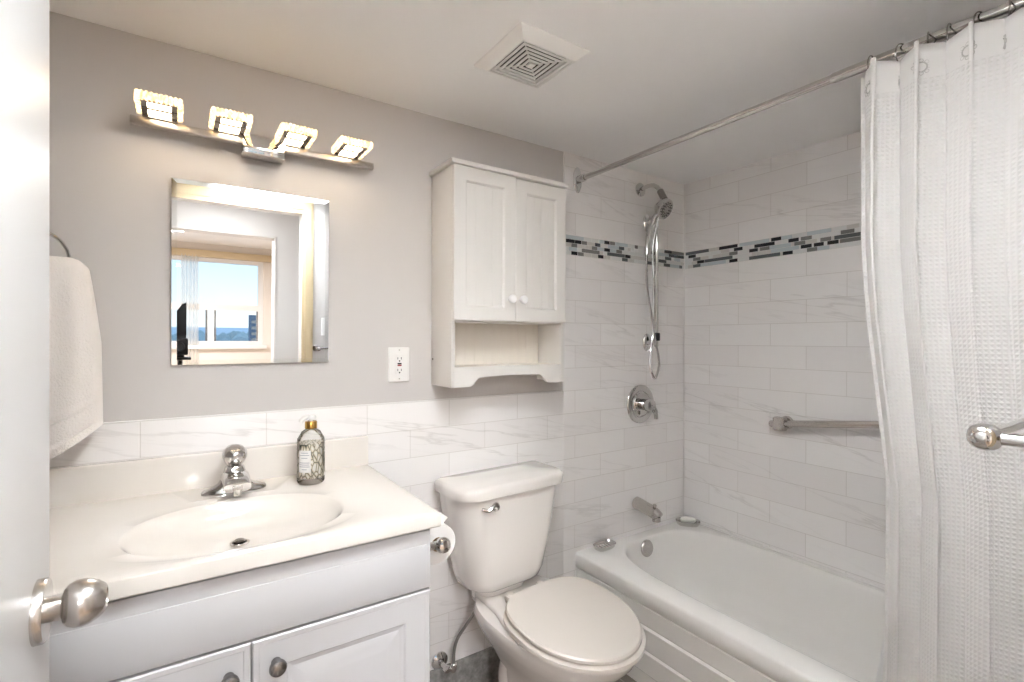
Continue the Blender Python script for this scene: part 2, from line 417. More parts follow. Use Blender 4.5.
# hall and the room behind, seen in the mirror
YH = -0.95
struct('floor_hall', MB().box((-3.2, -4.4, -0.06), (3.2, -0.03, 0)), M['wood'])
struct('ceiling_hall', MB().box((-3.2, -4.4, 2.45), (3.2, -0.03, 2.5)), M['ceil'])
OX0, OX1, OZ = -1.15, 0.655, 2.125
hw = MB()
hw.box((-3.2, YH-.12, 0), (OX0, YH, 2.45)).box((OX1, YH-.12, 0), (3.2, YH, 2.45)).box((OX0, YH-.12, OZ), (OX1, YH, 2.45))
struct('wall_hall', hw, M['hallwall'])
struct('wall_hall_near', MB().box((-3.2, -0.03, 0), (XL-.1, 0.02, 2.45)).box((XR+.1, -0.03, 0), (3.2, 0.02, 2.45))
       .box((-3.2, -0.03, ZC+.06), (3.2, 0.02, 2.45)), M['hallwall'])
struct('wall_hall_left', MB().box((-1.7, YH, 0), (-1.6, -0.03, 2.45)), M['hallwall'])
struct('wall_hall_right', MB().box((1.6, YH, 0), (1.7, -0.03, 2.45)), M['hallwall'])
struct('trim_3', MB().box((OX1-.014, YH-.13, 0), (OX1, YH+.01, OZ), 0.003).box((OX0, YH-.13, OZ-.014), (OX1, YH+.01, OZ), 0.003), M['trimwhite'])
struct('wall_room_left', MB().box((-2.1, -4.3, 0), (-2.0, YH-.12, 2.45)), M['livwall'])
struct('wall_room_right', MB().box((1.25, -4.3, 0), (1.35, YH-.12, 2.45)), M['livwall'])
YW = -4.2
WX0, WX1, WZ0, WZ1 = -1.5, 0.98, 1.13, 2.27
ww = MB()
ww.box((-2.1, YW-.12, 0), (WX0, YW, 2.45)).box((WX1, YW-.12, 0), (1.35, YW, 2.45))
ww.box((WX0, YW-.12, 0), (WX1, YW, WZ0)).box((WX0, YW-.12, WZ1), (WX1, YW, 2.45))
struct('wall_window', ww, M['livwall'])
wn = MB(); RZ = 1.63
wn.box((WX0, YW-.1, WZ0), (WX1, YW-.03, WZ0+.05)).box((WX0, YW-.1, WZ1-.05), (WX1, YW-.03, WZ1))
wn.box((WX0, YW-.1, WZ0+.05), (WX0+.05, YW-.03, WZ1-.05)).box((WX1-.06, YW-.1, WZ0+.05), (WX1, YW-.03, WZ1-.05))
wn.box((WX0+.05, YW-.1, RZ-.04), (WX1-.06, YW-.03, RZ+.04))
for x in (-0.95, -0.25, 0.36): wn.box((x-.035, YW-.1, WZ0+.05), (x+.035, YW-.03, RZ-.04))
wn.box((WX0-.04, YW+.001, WZ0-.05), (WX1+.04, YW+.08, WZ0), .005)
win = struct('window_1', wn, M['trimwhite'])
sash = MB()
for x0, x1 in ((-0.2, 0.30), (0.42, 0.90)):
    sash.box((x0-.02, YW-.07, WZ0+.05), (x0, YW-.05, RZ-.04)).box((x1, YW-.07, WZ0+.05), (x1+.02, YW-.05, RZ-.04))
sash.build('sliding_sash', M['pewter'], win)
MB().box((WX0, YW-.066, WZ0), (WX1, YW-.060, WZ1)).build('pane', M['pane'], win)
MB().box((WX0-.1, YW+.004, 2.27), (WX1+.12, YW+.07, 2.36), .006).build('curtain_track', M['cream'], win)
# baseboards and skirting elsewhere
struct('baseboard_front', MB().box((DX1+.066, YF, 0), (1.5, YF+.012, 0.11), .002), M['greymarble'])
struct('baseboard_left', MB().box((XL, YF, 0), (XL+.012, YB-.012, 0.11), .002), M['greymarble'])

# mosaic border: pale base with thin glass and stone strips
def mosaic(name, parent, place, length, strips, rng):
    """place(s, z, out) -> world point; strips: (row, s0, s1, kind)"""
    h = (zb1-zb0)/5; mb = MB(); kinds = ['strip_pale', 'strip_white', 'strip_blue', 'strip_grey', 'strip_mid', 'strip_black']
    def cell(row, s0, s1, k):
        za, zb_ = zb1-(row+1)*h+.0009, zb1-row*h-.0009
        a, b = place(s0+.0008, za, 0.0035 if k > 1 else 0.002), place(s1-.0008, zb_, -0.004)
        mb.box(a, b, 0.0006, k, 1)
    for row in range(5):
        used = sorted([(a, b) for r, a, b, k in strips if r == row])
        s = 0.0; gaps = []
        for a, b in used:
            if a > s+.002: gaps.append((s, a))
            s = max(s, b)
        if s < length: gaps.append((s, length))
        for a, b in gaps:
            while a < b-.001:
                L_ = rng.choice((.024, .048, .048, .098)); e = min(a+L_, b)
                if b-e < .012: e = b
                cell(row, a, e, rng.choice((0, 0, 1, 1, 1, 2) if e-a > .03 else (0, 1, 1))); a = e
        for r, a, b, k in strips:
            if r == row: cell(row, a, b, kinds.index('strip_'+k))
    a, b = place(0, zb0, 0.0008), place(length, zb1, -0.004)
    mb.box(a, b, 0, 6)
    return mb.build(name, [M[k] for k in kinds]+[M['caulk']], parent)
rng = random.Random(3)
back_strips = [(0, 1.446, 1.56, 'blue'), (0, 1.69, 1.725, 'black'), (0, 1.727, 1.762, 'grey'), (0, 1.762, 1.85, 'blue'), (0, 1.90, 1.922, 'grey'),
               (0, 2.125, 2.185, 'black'), (0, 2.187, 2.285, 'grey'), (1, 1.446, 1.505, 'black'), (1, 1.506, 1.545, 'black'), (1, 1.547, 1.58, 'grey'),
               (1, 1.63, 1.665, 'black'), (1, 1.788, 1.825, 'mid'), (1, 2.16, 2.286, 'black'), (1, 2.02, 2.055, 'black'), (2, 1.485, 1.52, 'grey'), (2, 1.61, 1.645, 'grey'),
               (2, 1.69, 1.728, 'black'), (2, 1.77, 1.81, 'grey'), (2, 2.13, 2.18, 'mid'), (3, 1.548, 1.66, 'grey'), (3, 1.71, 1.83, 'mid'),
               (3, 1.832, 1.87, 'black'), (3, 2.03, 2.14, 'mid'), (4, 1.485, 1.522, 'black'), (4, 1.525, 1.56, 'grey'), (4, 1.65, 1.685, 'black'),
               (4, 1.81, 1.85, 'mid'), (4, 1.985, 2.03, 'mid'), (4, 2.12, 2.17, 'mid'), (4, 2.245, 2.27, 'mid')]
back_strips = [(r, a-XT, b-XT, k) for r, a, b, k in back_strips]
mosaic('mosaic_border', wb, lambda s, z, o: (XT+s, YB-o, z), XR-XT-.001, back_strips, rng)
def s_of(zx):          # along the right wall from the corner, for a strip end read off the photograph
    d = ((680+zx*.1855)-512)/F_PX; ang = math.atan(d)+YAW
    return YB-XR/math.tan(ang)
rs = [(0, 30, 155, 'mid'), (1, 45, 85, 'black'), (2, 70, 110, 'grey'), (3, 92, 130, 'black'), (3, 131, 283, 'mid'), (4, 70, 110, 'mid'), (4, 265, 310, 'black'),
      (0, 210, 310, 'black'), (1, 290, 337, 'black'), (2, 265, 310, 'grey'), (0, 320, 480, 'blue'), (1, 400, 510, 'black'), (0, 490, 545, 'black'),
      (2, 372, 420, 'black'), (2, 430, 482, 'grey'), (4, 372, 540, 'mid'), (4, 553, 608, 'black'), (3, 490, 640, 'blue'), (1, 583, 640, 'black'),
      (1, 650, 710, 'grey'), (2, 615, 675, 'grey'), (3, 650, 710, 'black'), (3, 720, 775, 'black'), (3, 793, 855, 'black'), (4, 683, 740, 'grey'),
      (2, 755, 815, 'grey'), (0, 683, 815, 'blue'), (0, 820, 895, 'white'), (1, 865, 940, 'grey'), (2, 830, 975, 'mid'), (3, 860, 1000, 'grey'), (4, 830, 900, 'white')]
rs = [(r, s_of(a), s_of(b), k) for r, a, b, k in rs]
s = 1.10
while s < 1.6:
    rs.append((rng.randrange(5), s, s+rng.choice((.024, .05, .1)), rng.choice(('black', 'grey', 'mid')))); s += .05
clean = []
for r, a, b, k in rs:
    if all(q[0] != r or b <= q[1]+.001 or a >= q[2]-.001 for q in clean): clean.append((r, a, b, k))
mosaic('mosaic_border', wr, lambda s, z, o: (XR-o, YB-s, z), YB-YF-.002, clean, rng)

# ------------------------------------------------------------------ bathtub
TX0, TX1, TY0, TY1, TZ = 1.520, XR-.001, YF+.03, YB-.001, 0.41
tub = thing('bathtub', 'white enamelled alcove bathtub with a stepped panel apron', 'bathtub', (1.9, 0.92, 0))
n = 96; cx, cy = 1.940, 0.90; A, B = 0.318, 0.772
def tl(a, b, z, dx=0, dy=0, e=3.9): return superell(cx+dx, cy+dy, a, b, z, n, e)
def tr_(d, z): return rectloop(TX0+d-.004, TX1-d*.2, TY0+d*.2, TY1-d*.2, z, cx, cy, n, A, B)
tb = MB()
tb.loft([tr_(.03, .342), tr_(0.003, .342), tr_(0, .346), tr_(0, .398), tr_(.0025, .405), tr_(.009, TZ),
         tl(A+.010, B+.010, TZ), tl(A+.003, B+.003, TZ-.002), tl(A-.004, B-.003, TZ-.012), tl(A-.012, B-.008, TZ-.04), tl(A-.025, B-.020, .30), tl(A-.042, B-.04, .20),
         tl(A-.065, B-.075, .125, 0, .005, 3.7), tl(A-.10, B-.12, .092, 0, .01, 3.5), tl(A-.2, B-.3, .082, 0, .02, 3)], cap0=False, cap1=True)
tb.build('basin', M['tub'], tub, angle=50)
prof = [(.030, 0), (.030, .058), (.024, .064), (.020, .068), (.014, .150), (.022, .157), (.018, .162), (.010, .249), (.018, .256), (.014, .262), (.004, .335), (.018, .341), (.05, .341)]
ap = MB(); rings = [[(TX0+max(0, d-.006), y, z) for d, z in prof] + [(TX0+.06, y, .341), (TX0+.06, y, 0)] for y in (TY0, TY1)]
ap.loft(rings); ap.build('apron', M['tub'], tub, angle=20)
bk = MB(); bk.loft([[(TX1-.001, y, z) for y, z in ((TY0, TZ-.002), (TY0, TZ+.012), (TY1, TZ+.012), (TY1, TZ-.002))], [(TX1-.012, y, z) for y, z in ((TY0, TZ-.002), (TY0, TZ+.008), (TY1, TZ+.008), (TY1, TZ-.002))]])
bk.build('caulk_bead', M['caulk'], tub)
ov = MB(); oa = Vector((0, -1, .16))
ov.lathe([(.040, 0), (.040, .006), (.036, .011), (.012, .013), (.006, .010)], (1.908, cy+B-.0115, .364), oa, 32)
ov.build('overflow_plate', M['nickel'], tub)
MB().lathe([(.03, 0), (.03, .003), (.022, .006)], (1.945, 1.45, .081), (0, 0, 1), 24).build('drain', M['chrome'], tub)

# tub spout, shower valve
sp = thing('tub_spout', 'brushed metal tub spout on the tiled wall above the bathtub', 'faucet', (1.917, YB, .56))
m = MB()
m.tube(spline([(1.917, YB, .566), (1.917, YB-.03, .562), (1.917, YB-.08, .553), (1.917, YB-.125, .543), (1.917, YB-.142, .530)], 6),
       [.030]*7+[.0295]*6+[.028]*6+[.0265]*4+[.023, .016][:2], 20)
m.lathe([(.020, 0), (.020, .022)], (1.917, YB-.128, .510), (0, 0, 1), 18)
m.build('spout', M['nickel'], sp)
MB().lathe([(.005, 0), (.005, .012), (.008, .014), (.009, .022), (.005, .026)], (1.917, YB-.118, .563), (0, 0, 1), 14).build('diverter_knob', M['nickel'], sp)
sv = thing('shower_valve', 'round chrome shower valve with a lever handle on the tiled wall', 'shower valve', (1.944, YB, 1.06))
MB().lathe([(.097, 0), (.097, .004), (.092, .010), (.080, .014), (.071, .012), (.066, .008), (.060, .012), (.056, .016), (.03, .018)], (1.944, YB, 1.06), (0, -1, 0), 44).build('escutcheon', M['chrome'], sv)
hd = MB(); hd.lathe([(.026, .0), (.026, .030), (.031, .034), (.031, .05), (.028, .062), (.016, .070)], (1.944, YB-.015, 1.06), (0, -1, 0), 26)
hd.tube(spline([(1.948, YB-.066, 1.062), (1.960, YB-.074, 1.045), (1.972, YB-.076, 1.020), (1.978, YB-.074, .992)], 5), [.016]*5+[.013]*5+[.010]*5+[.010], 14)
hd.build('lever_handle', M['chrome'], sv)
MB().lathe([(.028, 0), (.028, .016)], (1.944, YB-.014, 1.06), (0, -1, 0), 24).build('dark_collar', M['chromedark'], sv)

# shower arm, slide bar, hand shower, hose
sa = thing('shower_fixture', 'chrome bent shower pipe coming out of the tiled wall near the ceiling', 'shower', (1.94, YB, 2.142))
MB().lathe([(.034, 0), (.034, .004), (.026, .010), (.013, .014)], (1.94, YB, 2.142), (0, -1, 0), 26).build('wall_flange', M['chrome'], sa)
MB().tube(spline([(1.94, YB, 2.142), (1.94, YB-.06, 2.148), (1.94, YB-.10, 2.135), (1.94, YB-.135, 2.095), (1.94, YB-.150, 2.062)], 6), .0105, 14).build('pipe', M['chrome'], sa)
MB().tube([(1.94, YB-.126, 2.106), (1.94, YB-.152, 2.058)], .016, 16).build('coupling', M['chromedark'], sa)
sb = thing('shower_slide_bar', 'slim chrome vertical slide bar between two oval wall mounts', 'shower bar', (1.99, YB, 1.37))
bx, by = 2.004, YB-.052
for z in (1.98, 1.372):
    mm = MB(); mm.lathe([(.5, 0), (.5, .005), (.40, .012), (.2, .016)], (1.99, YB, z), (0, -1, 0), 26, sx_=.056, sy_=.090)
    mm.tube([(1.99, YB-.01, z), (bx, by, z)], .013, 14); mm.build('wall_mount', M['chrome'], sb)
MB().tube([(bx, by, 1.35), (bx, by, 2.0)], .0095, 14).build('bar', M['chrome'], sb)
MB().lathe([(.016, -.02), (.018, -.015), (.018, .015), (.016, .02)], (bx, by, 1.40), (0, 0, 1), 16).build('slider', M['black'], sb)
hs = thing('hand_shower', 'chrome hand shower with a round grey face below the shower arm', 'shower head', (1.935, 1.575, 2.02))
hc = Vector((1.925, 1.572, 2.008)); ha = Vector((.06, -.86, -.50)).normalized()
hh = MB(); hh.lathe([(.014, -.052), (.022, -.045), (.036, -.028), (.049, -.010), (.051, 0), (.049, .008), (.042, .011)], hc, ha, 32)
hh.tube([hc-ha*.045, Vector((1.94, YB-.150, 2.062))], .013, 12)
hh.build('head', M['chrome'], hs)
fc = MB(); fc.lathe([(.043, .009), (.042, .0125), (.02, .0135), (.0, .0135)], hc, ha, 32, cap1=False)
q = ha.to_track_quat('Z', 'Y')
for R_, k in ((.033, 14), (.018, 8)):
    for i in range(k):
        a = 2*pi*i/k; fc.lathe([(.0026, 0), (.002, .004)], hc+ha*.0125+q @ Vector((R_*cos(a), R_*sin(a), 0)), ha, 8, mi=1)
fc.torus(hc+ha*.0125, .026, .0018, ha, 28, 6, 1)
fc.build('spray_face', [M['nickel'], M['dark']], hs)
hn = spline([hc-ha*.03+Vector((0, 0, -.02)), (1.905, 1.62, 1.965), (1.868, 1.62, 1.886), (1.857, 1.62, 1.79)], 8)
MB().tube(hn, [.014-.004*i/(len(hn)-1) for i in range(len(hn))], 14).build('handle', M['chrome'], hs)
ho = spline([(1.857, 1.62, 1.79), (1.855, 1.62, 1.72), (1.861, 1.62, 1.63), (1.882, 1.62, 1.537), (1.910, 1.62, 1.408), (1.938, 1.62, 1.325), (1.950, 1.622, 1.257), (1.928, 1.63, 1.197), (1.903, 1.635, 1.249),
             (1.910, 1.64, 1.326), (1.930, 1.645, 1.394), (1.940, 1.65, 1.481), (1.950, 1.655, 1.65), (1.950, 1.66, 1.85), (1.944, YB-.13, 2.03), (1.94, YB-.142, 2.075)], 8)
tag(MB().tube(ho, .0062, 10).build('shower_hose', M['chrome']), 'looped chrome hose hanging in front of the slide bar', 'hose')

# grab bar on the right wall
gb = thing('grab_bar', 'slightly sloping brushed metal grab bar on the right tiled wall', 'grab bar', (XR, 1.16, 1.01))
g0, g1 = Vector((XR-.062, 1.225, 1.006)), Vector((XR-.062, .62, 1.086)); gd = (g1-g0).normalized()
MB().tube([g0, g0+gd*.004, g1-gd*.004, g1], [.013, .0145, .0145, .013], 18).build('bar', M['nickel'], gb)
for t in (.045, .56):
    p_ = g0+gd*t; mm = MB(); mm.tube([p_+Vector((.062, 0, 0)), p_+Vector((-.002, 0, 0))], .0135, 16)
    mm.lathe([(.030, 0), (.030, .006), (.024, .011)], (XR, p_.y, p_.z), (-1, 0, 0), 24)
    mm.box(p_-Vector((.018, .026, .030)), p_+Vector((.018, .026, .030)), .007)
    mm.build('mount', M['nickel'], gb)

# soap dishes on the tub ledge
def soap_dish(label, cx_, cy_, L_, Wd, rz, group=None):
    t = thing('soap_dish', label, 'soap dish', (cx_, cy_, TZ+.001), rz, group)
    m = MB(); ring = lambda a, b, z: superell(0, 0, a, b, z, 40, 3.2)
    m.loft([ring(L_*.78, Wd*.74, 0), ring(L_*.86, Wd*.84, .004), ring(L_*.97, Wd*.96, .017), ring(L_, Wd, .022), ring(L_*.97, Wd*.96, .023),
            ring(L_*.86, Wd*.84, .014), ring(L_*.6, Wd*.6, .010)])
    m.build('dish', M['rodsteel'], t, local=True)
    rb = MB()
    for i in range(-2, 3): rb.tube([(i*L_*.28, -Wd*.5, .0115), (i*L_*.28, Wd*.5, .0115)], .003, 8)
    rb.build('ridges', M['chrome'], t, local=True)
    return t
soap_dish('small oval metal soap dish on the tub corner nearest the toilet', 1.655, 1.690, .060, .034, .05)
soap_dish('larger metal soap dish with white soap in the far tub corner', 2.233, 1.664, .062, .042, -.85)
sm = MB(); sm.loft([superell(0, 0, a, b, z, 32, 2.6) for a, b, z in ((.030, .018, 0), (.038, .024, .006), (.038, .024, .016), (.028, .016, .024))])
so = sm.build('soap_bar', M['soap'], local=True); so.location = (2.233, 1.664, TZ+.0155); so.rotation_euler = (0, 0, -.75)
tag(so, 'white bar of soap lying in the far corner soap dish', 'soap')

# ------------------------------------------------------------------ curtain rod, rings, curtain, liner
RX, RZ_ = 1.52, 2.115
rod = thing('shower_curtain_rod', 'chrome tension rod spanning the bathtub below the ceiling', 'curtain rod', (RX, YB, RZ_))
MB().tube([(RX, YB, RZ_), (RX, .66, RZ_)], .0115, 20).build('inner_tube', M['rodsteel'], rod)
MB().tube([(RX, .665, RZ_), (RX, .66, RZ_), (RX, YF, RZ_)], [.0115, .0140, .0140], 20).build('outer_tube', M['rodsteel'], rod)
for y, s_ in ((YB, -1), (YF, 1)):
    m = MB(); m.lathe([(.5, 0), (.5, .004), (.42, .009), (.25, .012)], (RX, y, RZ_), (0, s_, 0), 28, sx_=.050, sy_=.118)
    m.lathe([(.017, 0), (.017, .05), (.0145, .055)], (RX, y, RZ_), (0, s_, 0), 20)
    m.build('end_bracket', M['chrome'], rod)

ys = [.566, .500, .447, .405, .352, .305, .262, .215, .170, .125]
for i, y in enumerate(ys):
    lab = 'open chrome curtain ring on the rod holding up the white waffle curtain'
    if i == 0: lab = 'chrome curtain ring nearest the free left edge of the waffle curtain'
    r = MB()
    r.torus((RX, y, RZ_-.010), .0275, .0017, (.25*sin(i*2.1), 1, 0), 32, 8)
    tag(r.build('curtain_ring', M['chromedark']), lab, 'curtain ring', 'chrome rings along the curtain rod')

def curtain_edge(z):           # where the free edge runs (y), top to bottom
    pts = [(2.1, .592), (1.63, .590), (1.45, .578), (1.25, .556), (1.02, .531), (.8, .532), (.5, .536), (.1, .54)]
    for (za, ya), (zb2, yb2) in zip(pts, pts[1:]):
        if z >= zb2:
            t = min(1, max(0, (za-z)/(za-zb2))); return ya+(yb2-ya)*t
    return pts[-1][1]
def cloth(name, mat, nu, nz, fn, z0, z1, thick=0.0):
    V = []; UV = []; acc = None
    for k in range(nz+1):
        z = z1+(z0-z1)*k/nz; row = [Vector(fn(i/nu, z)) for i in range(nu+1)]
        if k == nz//3:
            acc = [0]
            for a, b in zip(row, row[1:]): acc.append(acc[-1]+(b-a).length)
        V.append(row)
    mb = MB(); vs = [p for row in V for p in row]
    w = nu+1
    for k in range(nz+1):
        for i in range(w): UV.append((acc[i], V[k][i].z))
    mb.add(vs, [(k*w+i, k*w+i+1, (k+1)*w+i+1, (k+1)*w+i) for k in range(nz) for i in range(nu)])
    o = mb.build(name, mat, None, uvs=UV, angle=80, fix=False)
    if thick:
        md = o.modifiers.new('thickness', 'SOLIDIFY'); md.thickness = thick; md.offset = 0
    return o
NW = 5.0
def fold(u, h):
    ph = 2*pi*NW*(u**.9)+.35*sin(4*u)-.9*h*u
    amp = (.026+.010*sin(pi*min(1, h*1.6)))*(1-.45*h)*(.8+.35*sin(6.1*u+1.0))
    return ph, amp
def curtain(u, z):
    h = max(0, (2.09-z)/2.0)
    ph, amp = fold(u, h)
    x = 1.488-.038*h-amp*cos(ph+2.4)+.012*sin(7*u+4*h)*h
    p0, a0 = fold(0, h); x0 = 1.488-.038*h-a0*cos(p0+2.4)+.012*sin(4*h)*h
    e = curtain_edge(z)*x0/1.52
    yy = e+(.105-e)*u+.014*sin(2*(ph+2.4))*(1-.5*h)*min(1, u*12)
    zz = z
    if z > 1.95:
        zz = 1.95+(z-1.95)*((2.098-.016*(.5-.5*cos(ph+2.4)))-1.95)/(2.09-1.95)
    return (x, yy, zz)
tag(cloth('shower_curtain', M['waffle'], 220, 90, curtain, .14, 2.09, .0022), 'white waffle weave shower curtain hanging in folds in front of the bathtub', 'curtain')
cur = bpy.data.objects['shower_curtain']
for gu in (.055, .20, .31, .44, .60):
    c0_ = Vector(curtain(gu, 2.035)); tu = Vector(curtain(gu+.004, 2.035))-c0_; tz = Vector(curtain(gu, 2.03))-c0_
    nrm = tu.cross(tz).normalized(); nrm = nrm if nrm.x < 0 else -nrm
    g_ = MB(); g_.torus(c0_+nrm*.0012, .0115, .0016, nrm, 24, 6)
    for k in range(8):
        a = 2*pi*k/8; q_ = nrm.to_track_quat('Z', 'Y'); g_.torus(c0_+nrm*.0012+q_ @ Vector((.0155*cos(a), .0155*sin(a), 0)), .0042, .0007, nrm, 10, 5)
    g_.build('grommet', M['strip_pale'], cur)
def liner(u, z):
    e = curtain_edge(z); h = (2.05-z)/2.0
    edge = e+(.018 if z < 1.02 else .018-.03*min(1, (z-1.02)/.3))
    if z < .9: edge += .055*((.9-z)/.5)**1.3 if z > .3 else .055*1.2**1.3
    yy = edge+(.12-edge)*u
    x = 1.535+.012*sin(2*pi*5*u+.4)
    if z < 1.3:
        t = min(1, (1.3-z)/.75); x = x+(1.672-1.535)*t*t*(3-2*t)
    return (x, yy, z)
tag(cloth('shower_liner', M['liner'], 90, 50, liner, .16, 2.05, .001), 'smooth white liner hanging behind the waffle curtain inside the bathtub', 'curtain')

# ------------------------------------------------------------------ toilet (local frame: +y to the wall, origin on the floor under the tank's back)
to = thing('toilet', 'white two-piece toilet with closed lid between the vanity and the bathtub', 'toilet', (1.062, 1.712, 0), .05)
def egg(w, yb, yf, z, n=72, sq=2.3, back=3.0, wide=.56, x0=0):
    """egg outline: half width w, from back yb to front tip yf; widest part at fraction wide from the front"""
    yc = yf+(yb-yf)*wide; pts = []
    for j in range(n):
        t = 2*pi*j/n; c, s_ = cos(t), sin(t)
        if s_ >= 0: e_, L_ = back, yb-yc
        else: e_, L_ = sq, yc-yf
        pts.append((x0+w*abs(c)**(2/e_)*(1 if c >= 0 else -1), yc+L_*abs(s_)**(2/e_)*(1 if s_ >= 0 else -1), z))
    return pts
bw = MB()
XO = .016
bw.loft([egg(w, yb_, yf_, z, x0=XO, **k) for w, yb_, yf_, z, k in ((.112, -.13, -.50, 0, {}), (.112, -.13, -.50, .02, {}), (.098, -.14, -.47, .05, {}), (.090, -.13, -.45, .12, {}), (.100, -.10, -.47, .19, {}), (.136, -.05, -.55, .26, {}),
         (.178, -.02, -.62, .33, {}), (.200, -.01, -.660, .375, {}), (.204, -.01, -.668, .398, dict(back=2.6)), (.202, -.012, -.666, .409, dict(back=2.6)), (.192, -.02, -.656, .413, dict(back=2.6)))])
# flat rear deck that carries the tank and widens into the rim
bw.loft([[(XO*.5+sx_*(w+dw), y, z) for sx_, dw, y in ((1, .055, -.40), (1, .045, -.34), (1, .012, -.20), (1, 0, -.03), (1, -.02, -.01), (-1, -.02, -.01), (-1, 0, -.03), (-1, .012, -.20), (-1, .045, -.34), (-1, .055, -.40))] for w, z in ((.08, .30), (.128, .385), (.136, .41), (.136, .428), (.130, .433))])
for sgn in (-1, 1):            # trapway bulge along each side of the foot
    pth = spline([(XO+sgn*.060, -.33, .27), (XO+sgn*.062, -.24, .25), (XO+sgn*.058, -.18, .19), (XO+sgn*.055, -.16, .10), (XO+sgn*.05, -.20, .05)], 6)
    bw.tube(pth, [.032+.012*sin(pi*i/(len(pth)-1)) for i in range(len(pth))], 18)
bw.build('bowl', M['porc'], to, local=True, angle=50)
def tiltz(ring, k=.09, y0=-.677): return [(x, y, z+k*(y-y0)) for x, y, z in ring]
E2 = lambda d, z, dy=0: tiltz(egg(.206-d, -.248-d*.5+dy, -.680+d, z, sq=1.95, back=3.1, wide=.54, x0=XO))
E1 = lambda d, z: tiltz(egg(.212-d, -.240-d*.5, -.690+d, z, sq=2.0, back=3.1, wide=.54, x0=XO), .055)
st = MB(); st.loft([E1(.006, .4145), E1(0, .419), E1(0, .431), E1(.007, .4335)])
st.build('seat', M['seat'], to, local=True)
ld = MB(); ld.loft([E2(.007, .4345), E2(0, .438), E2(0, .446), E2(.005, .451), E2(.03, .4525), E2(.12, .4535)])
ld.build('lid', M['seat'], to, local=True)
for x in (-.07, .07):
    hg = MB(); hg.lathe([(.018, 0), (.018, .026), (.012, .034)], (x, -.205, .430), (0, 0, 1), 18); hg.box((x-.022, -.245, .440), (x+.022, -.196, .462), .005)
    hg.build('hinge', M['seat'], to, local=True)
def tankloop(w, yb, yf, r, z, n=18, x0=-.034):
    """D-shaped outline: square at the wall, large rounded corners at the front"""
    pts = [(w, yb-.012, z), (w-.012, yb, z), (-w+.012, yb, z), (-w, yb-.012, z)]
    for sgn in (-1, 1):
        arc = []
        for i in range(n+1):
            a = pi/2*i/n
            arc.append((sgn*(w-r+r*cos(a)), yf+r-r*sin(a), z))
        pts += arc if sgn < 0 else arc[::-1]
    return [(x+x0, y, z) for x, y, z in pts]
tk = MB()
tk.loft([tankloop(.118, -.045, -.148, .07, .462), tankloop(.142, -.035, -.168, .075, .466), tankloop(.160, -.028, -.184, .078, .480), tankloop(.172, -.024, -.192, .08, .51), tankloop(.196, -.018, -.200, .082, .62),
         tankloop(.216, -.015, -.205, .084, .73), tankloop(.228, -.012, -.208, .086, .81), tankloop(.230, -.012, -.208, .086, .826)])
tk.loft([tankloop(.10, -.05, -.14, .05, .434), tankloop(.105, -.045, -.145, .05, .464)])
tk.build('tank', M['porc'], to, local=True, angle=50)
tlid = MB()
tlid.loft([tankloop(.232, -.006, -.214, .070, .822), tankloop(.241, -.002, -.224, .072, .827), tankloop(.243, -.001, -.227, .073, .852), tankloop(.240, -.002, -.224, .072, .864), tankloop(.230, -.01, -.214, .065, .871), tankloop(.10, -.06, -.13, .05, .874)])
tlid.build('tank_lid', M['porc'], to, local=True, angle=50)
fl = MB(); fl.lathe([(.016, 0), (.016, .006), (.012, .012), (.006, .014)], (-.138, -.206, .792), (0, -1, 0), 20)
fl.tube(spline([(-.138, -.222, .792), (-.158, -.226, .799), (-.178, -.224, .790), (-.198, -.212, .796)], 6), [.006]*6+[.0065]*6+[.006]*6+[.004], 10)
fl.build('flush_lever', M['chrome'], to, local=True)

# water supply
ws = thing('water_supply_line', 'braided steel water supply line and valve beside the toilet', 'supply line', (.832, YB, .155))
m = MB(); m.lathe([(.034, 0), (.033, .004), (.020, .012), (.012, .014)], (.832, YB, .155), (0, -1, 0), 26); m.build('escutcheon', M['chrome'], ws)
m = MB(); m.tube([(.832, YB, .155), (.832, YB-.06, .155)], .010, 14); m.tube([(.832, YB-.045, .155), (.855, YB-.05, .143), (.868, YB-.05, .14)], .009, 12)
m.lathe([(.011, -.012), (.013, -.006), (.013, .014), (.010, .018)], (.866, YB-.05, .142), (.2, 0, 1), 12); m.build('valve', M['chrome'], ws)
m = MB(); m.lathe([(.5, 0), (.5, .014), (.4, .018)], (.832, YB-.056, .155), (0, -1, 0), 18, sx_=.03, sy_=.018); m.build('valve_handle', M['chrome'], ws)
hp = spline([(.868, YB-.05, .155), (.868, YB-.05, .20), (.880, YB-.055, .25), (.915, YB-.065, .30), (.945, YB-.075, .345), (.950, YB-.08, .39), (.948, YB-.08, .415)], 8)
MB().tube(hp, .0062, 10).build('hose', M['braid'], ws)
MB().lathe([(.015, 0), (.017, .004), (.017, .028), (.013, .032)], (.948, YB-.08, .405), (0, 0, 1), 12).build('coupling_nut', M['plastic'], ws)
MB().lathe([(.009, 0), (.009, .05)], (.948, YB-.08, .43), (0, 0, 1), 12).build('tank_shank', M['chromedark'], ws)

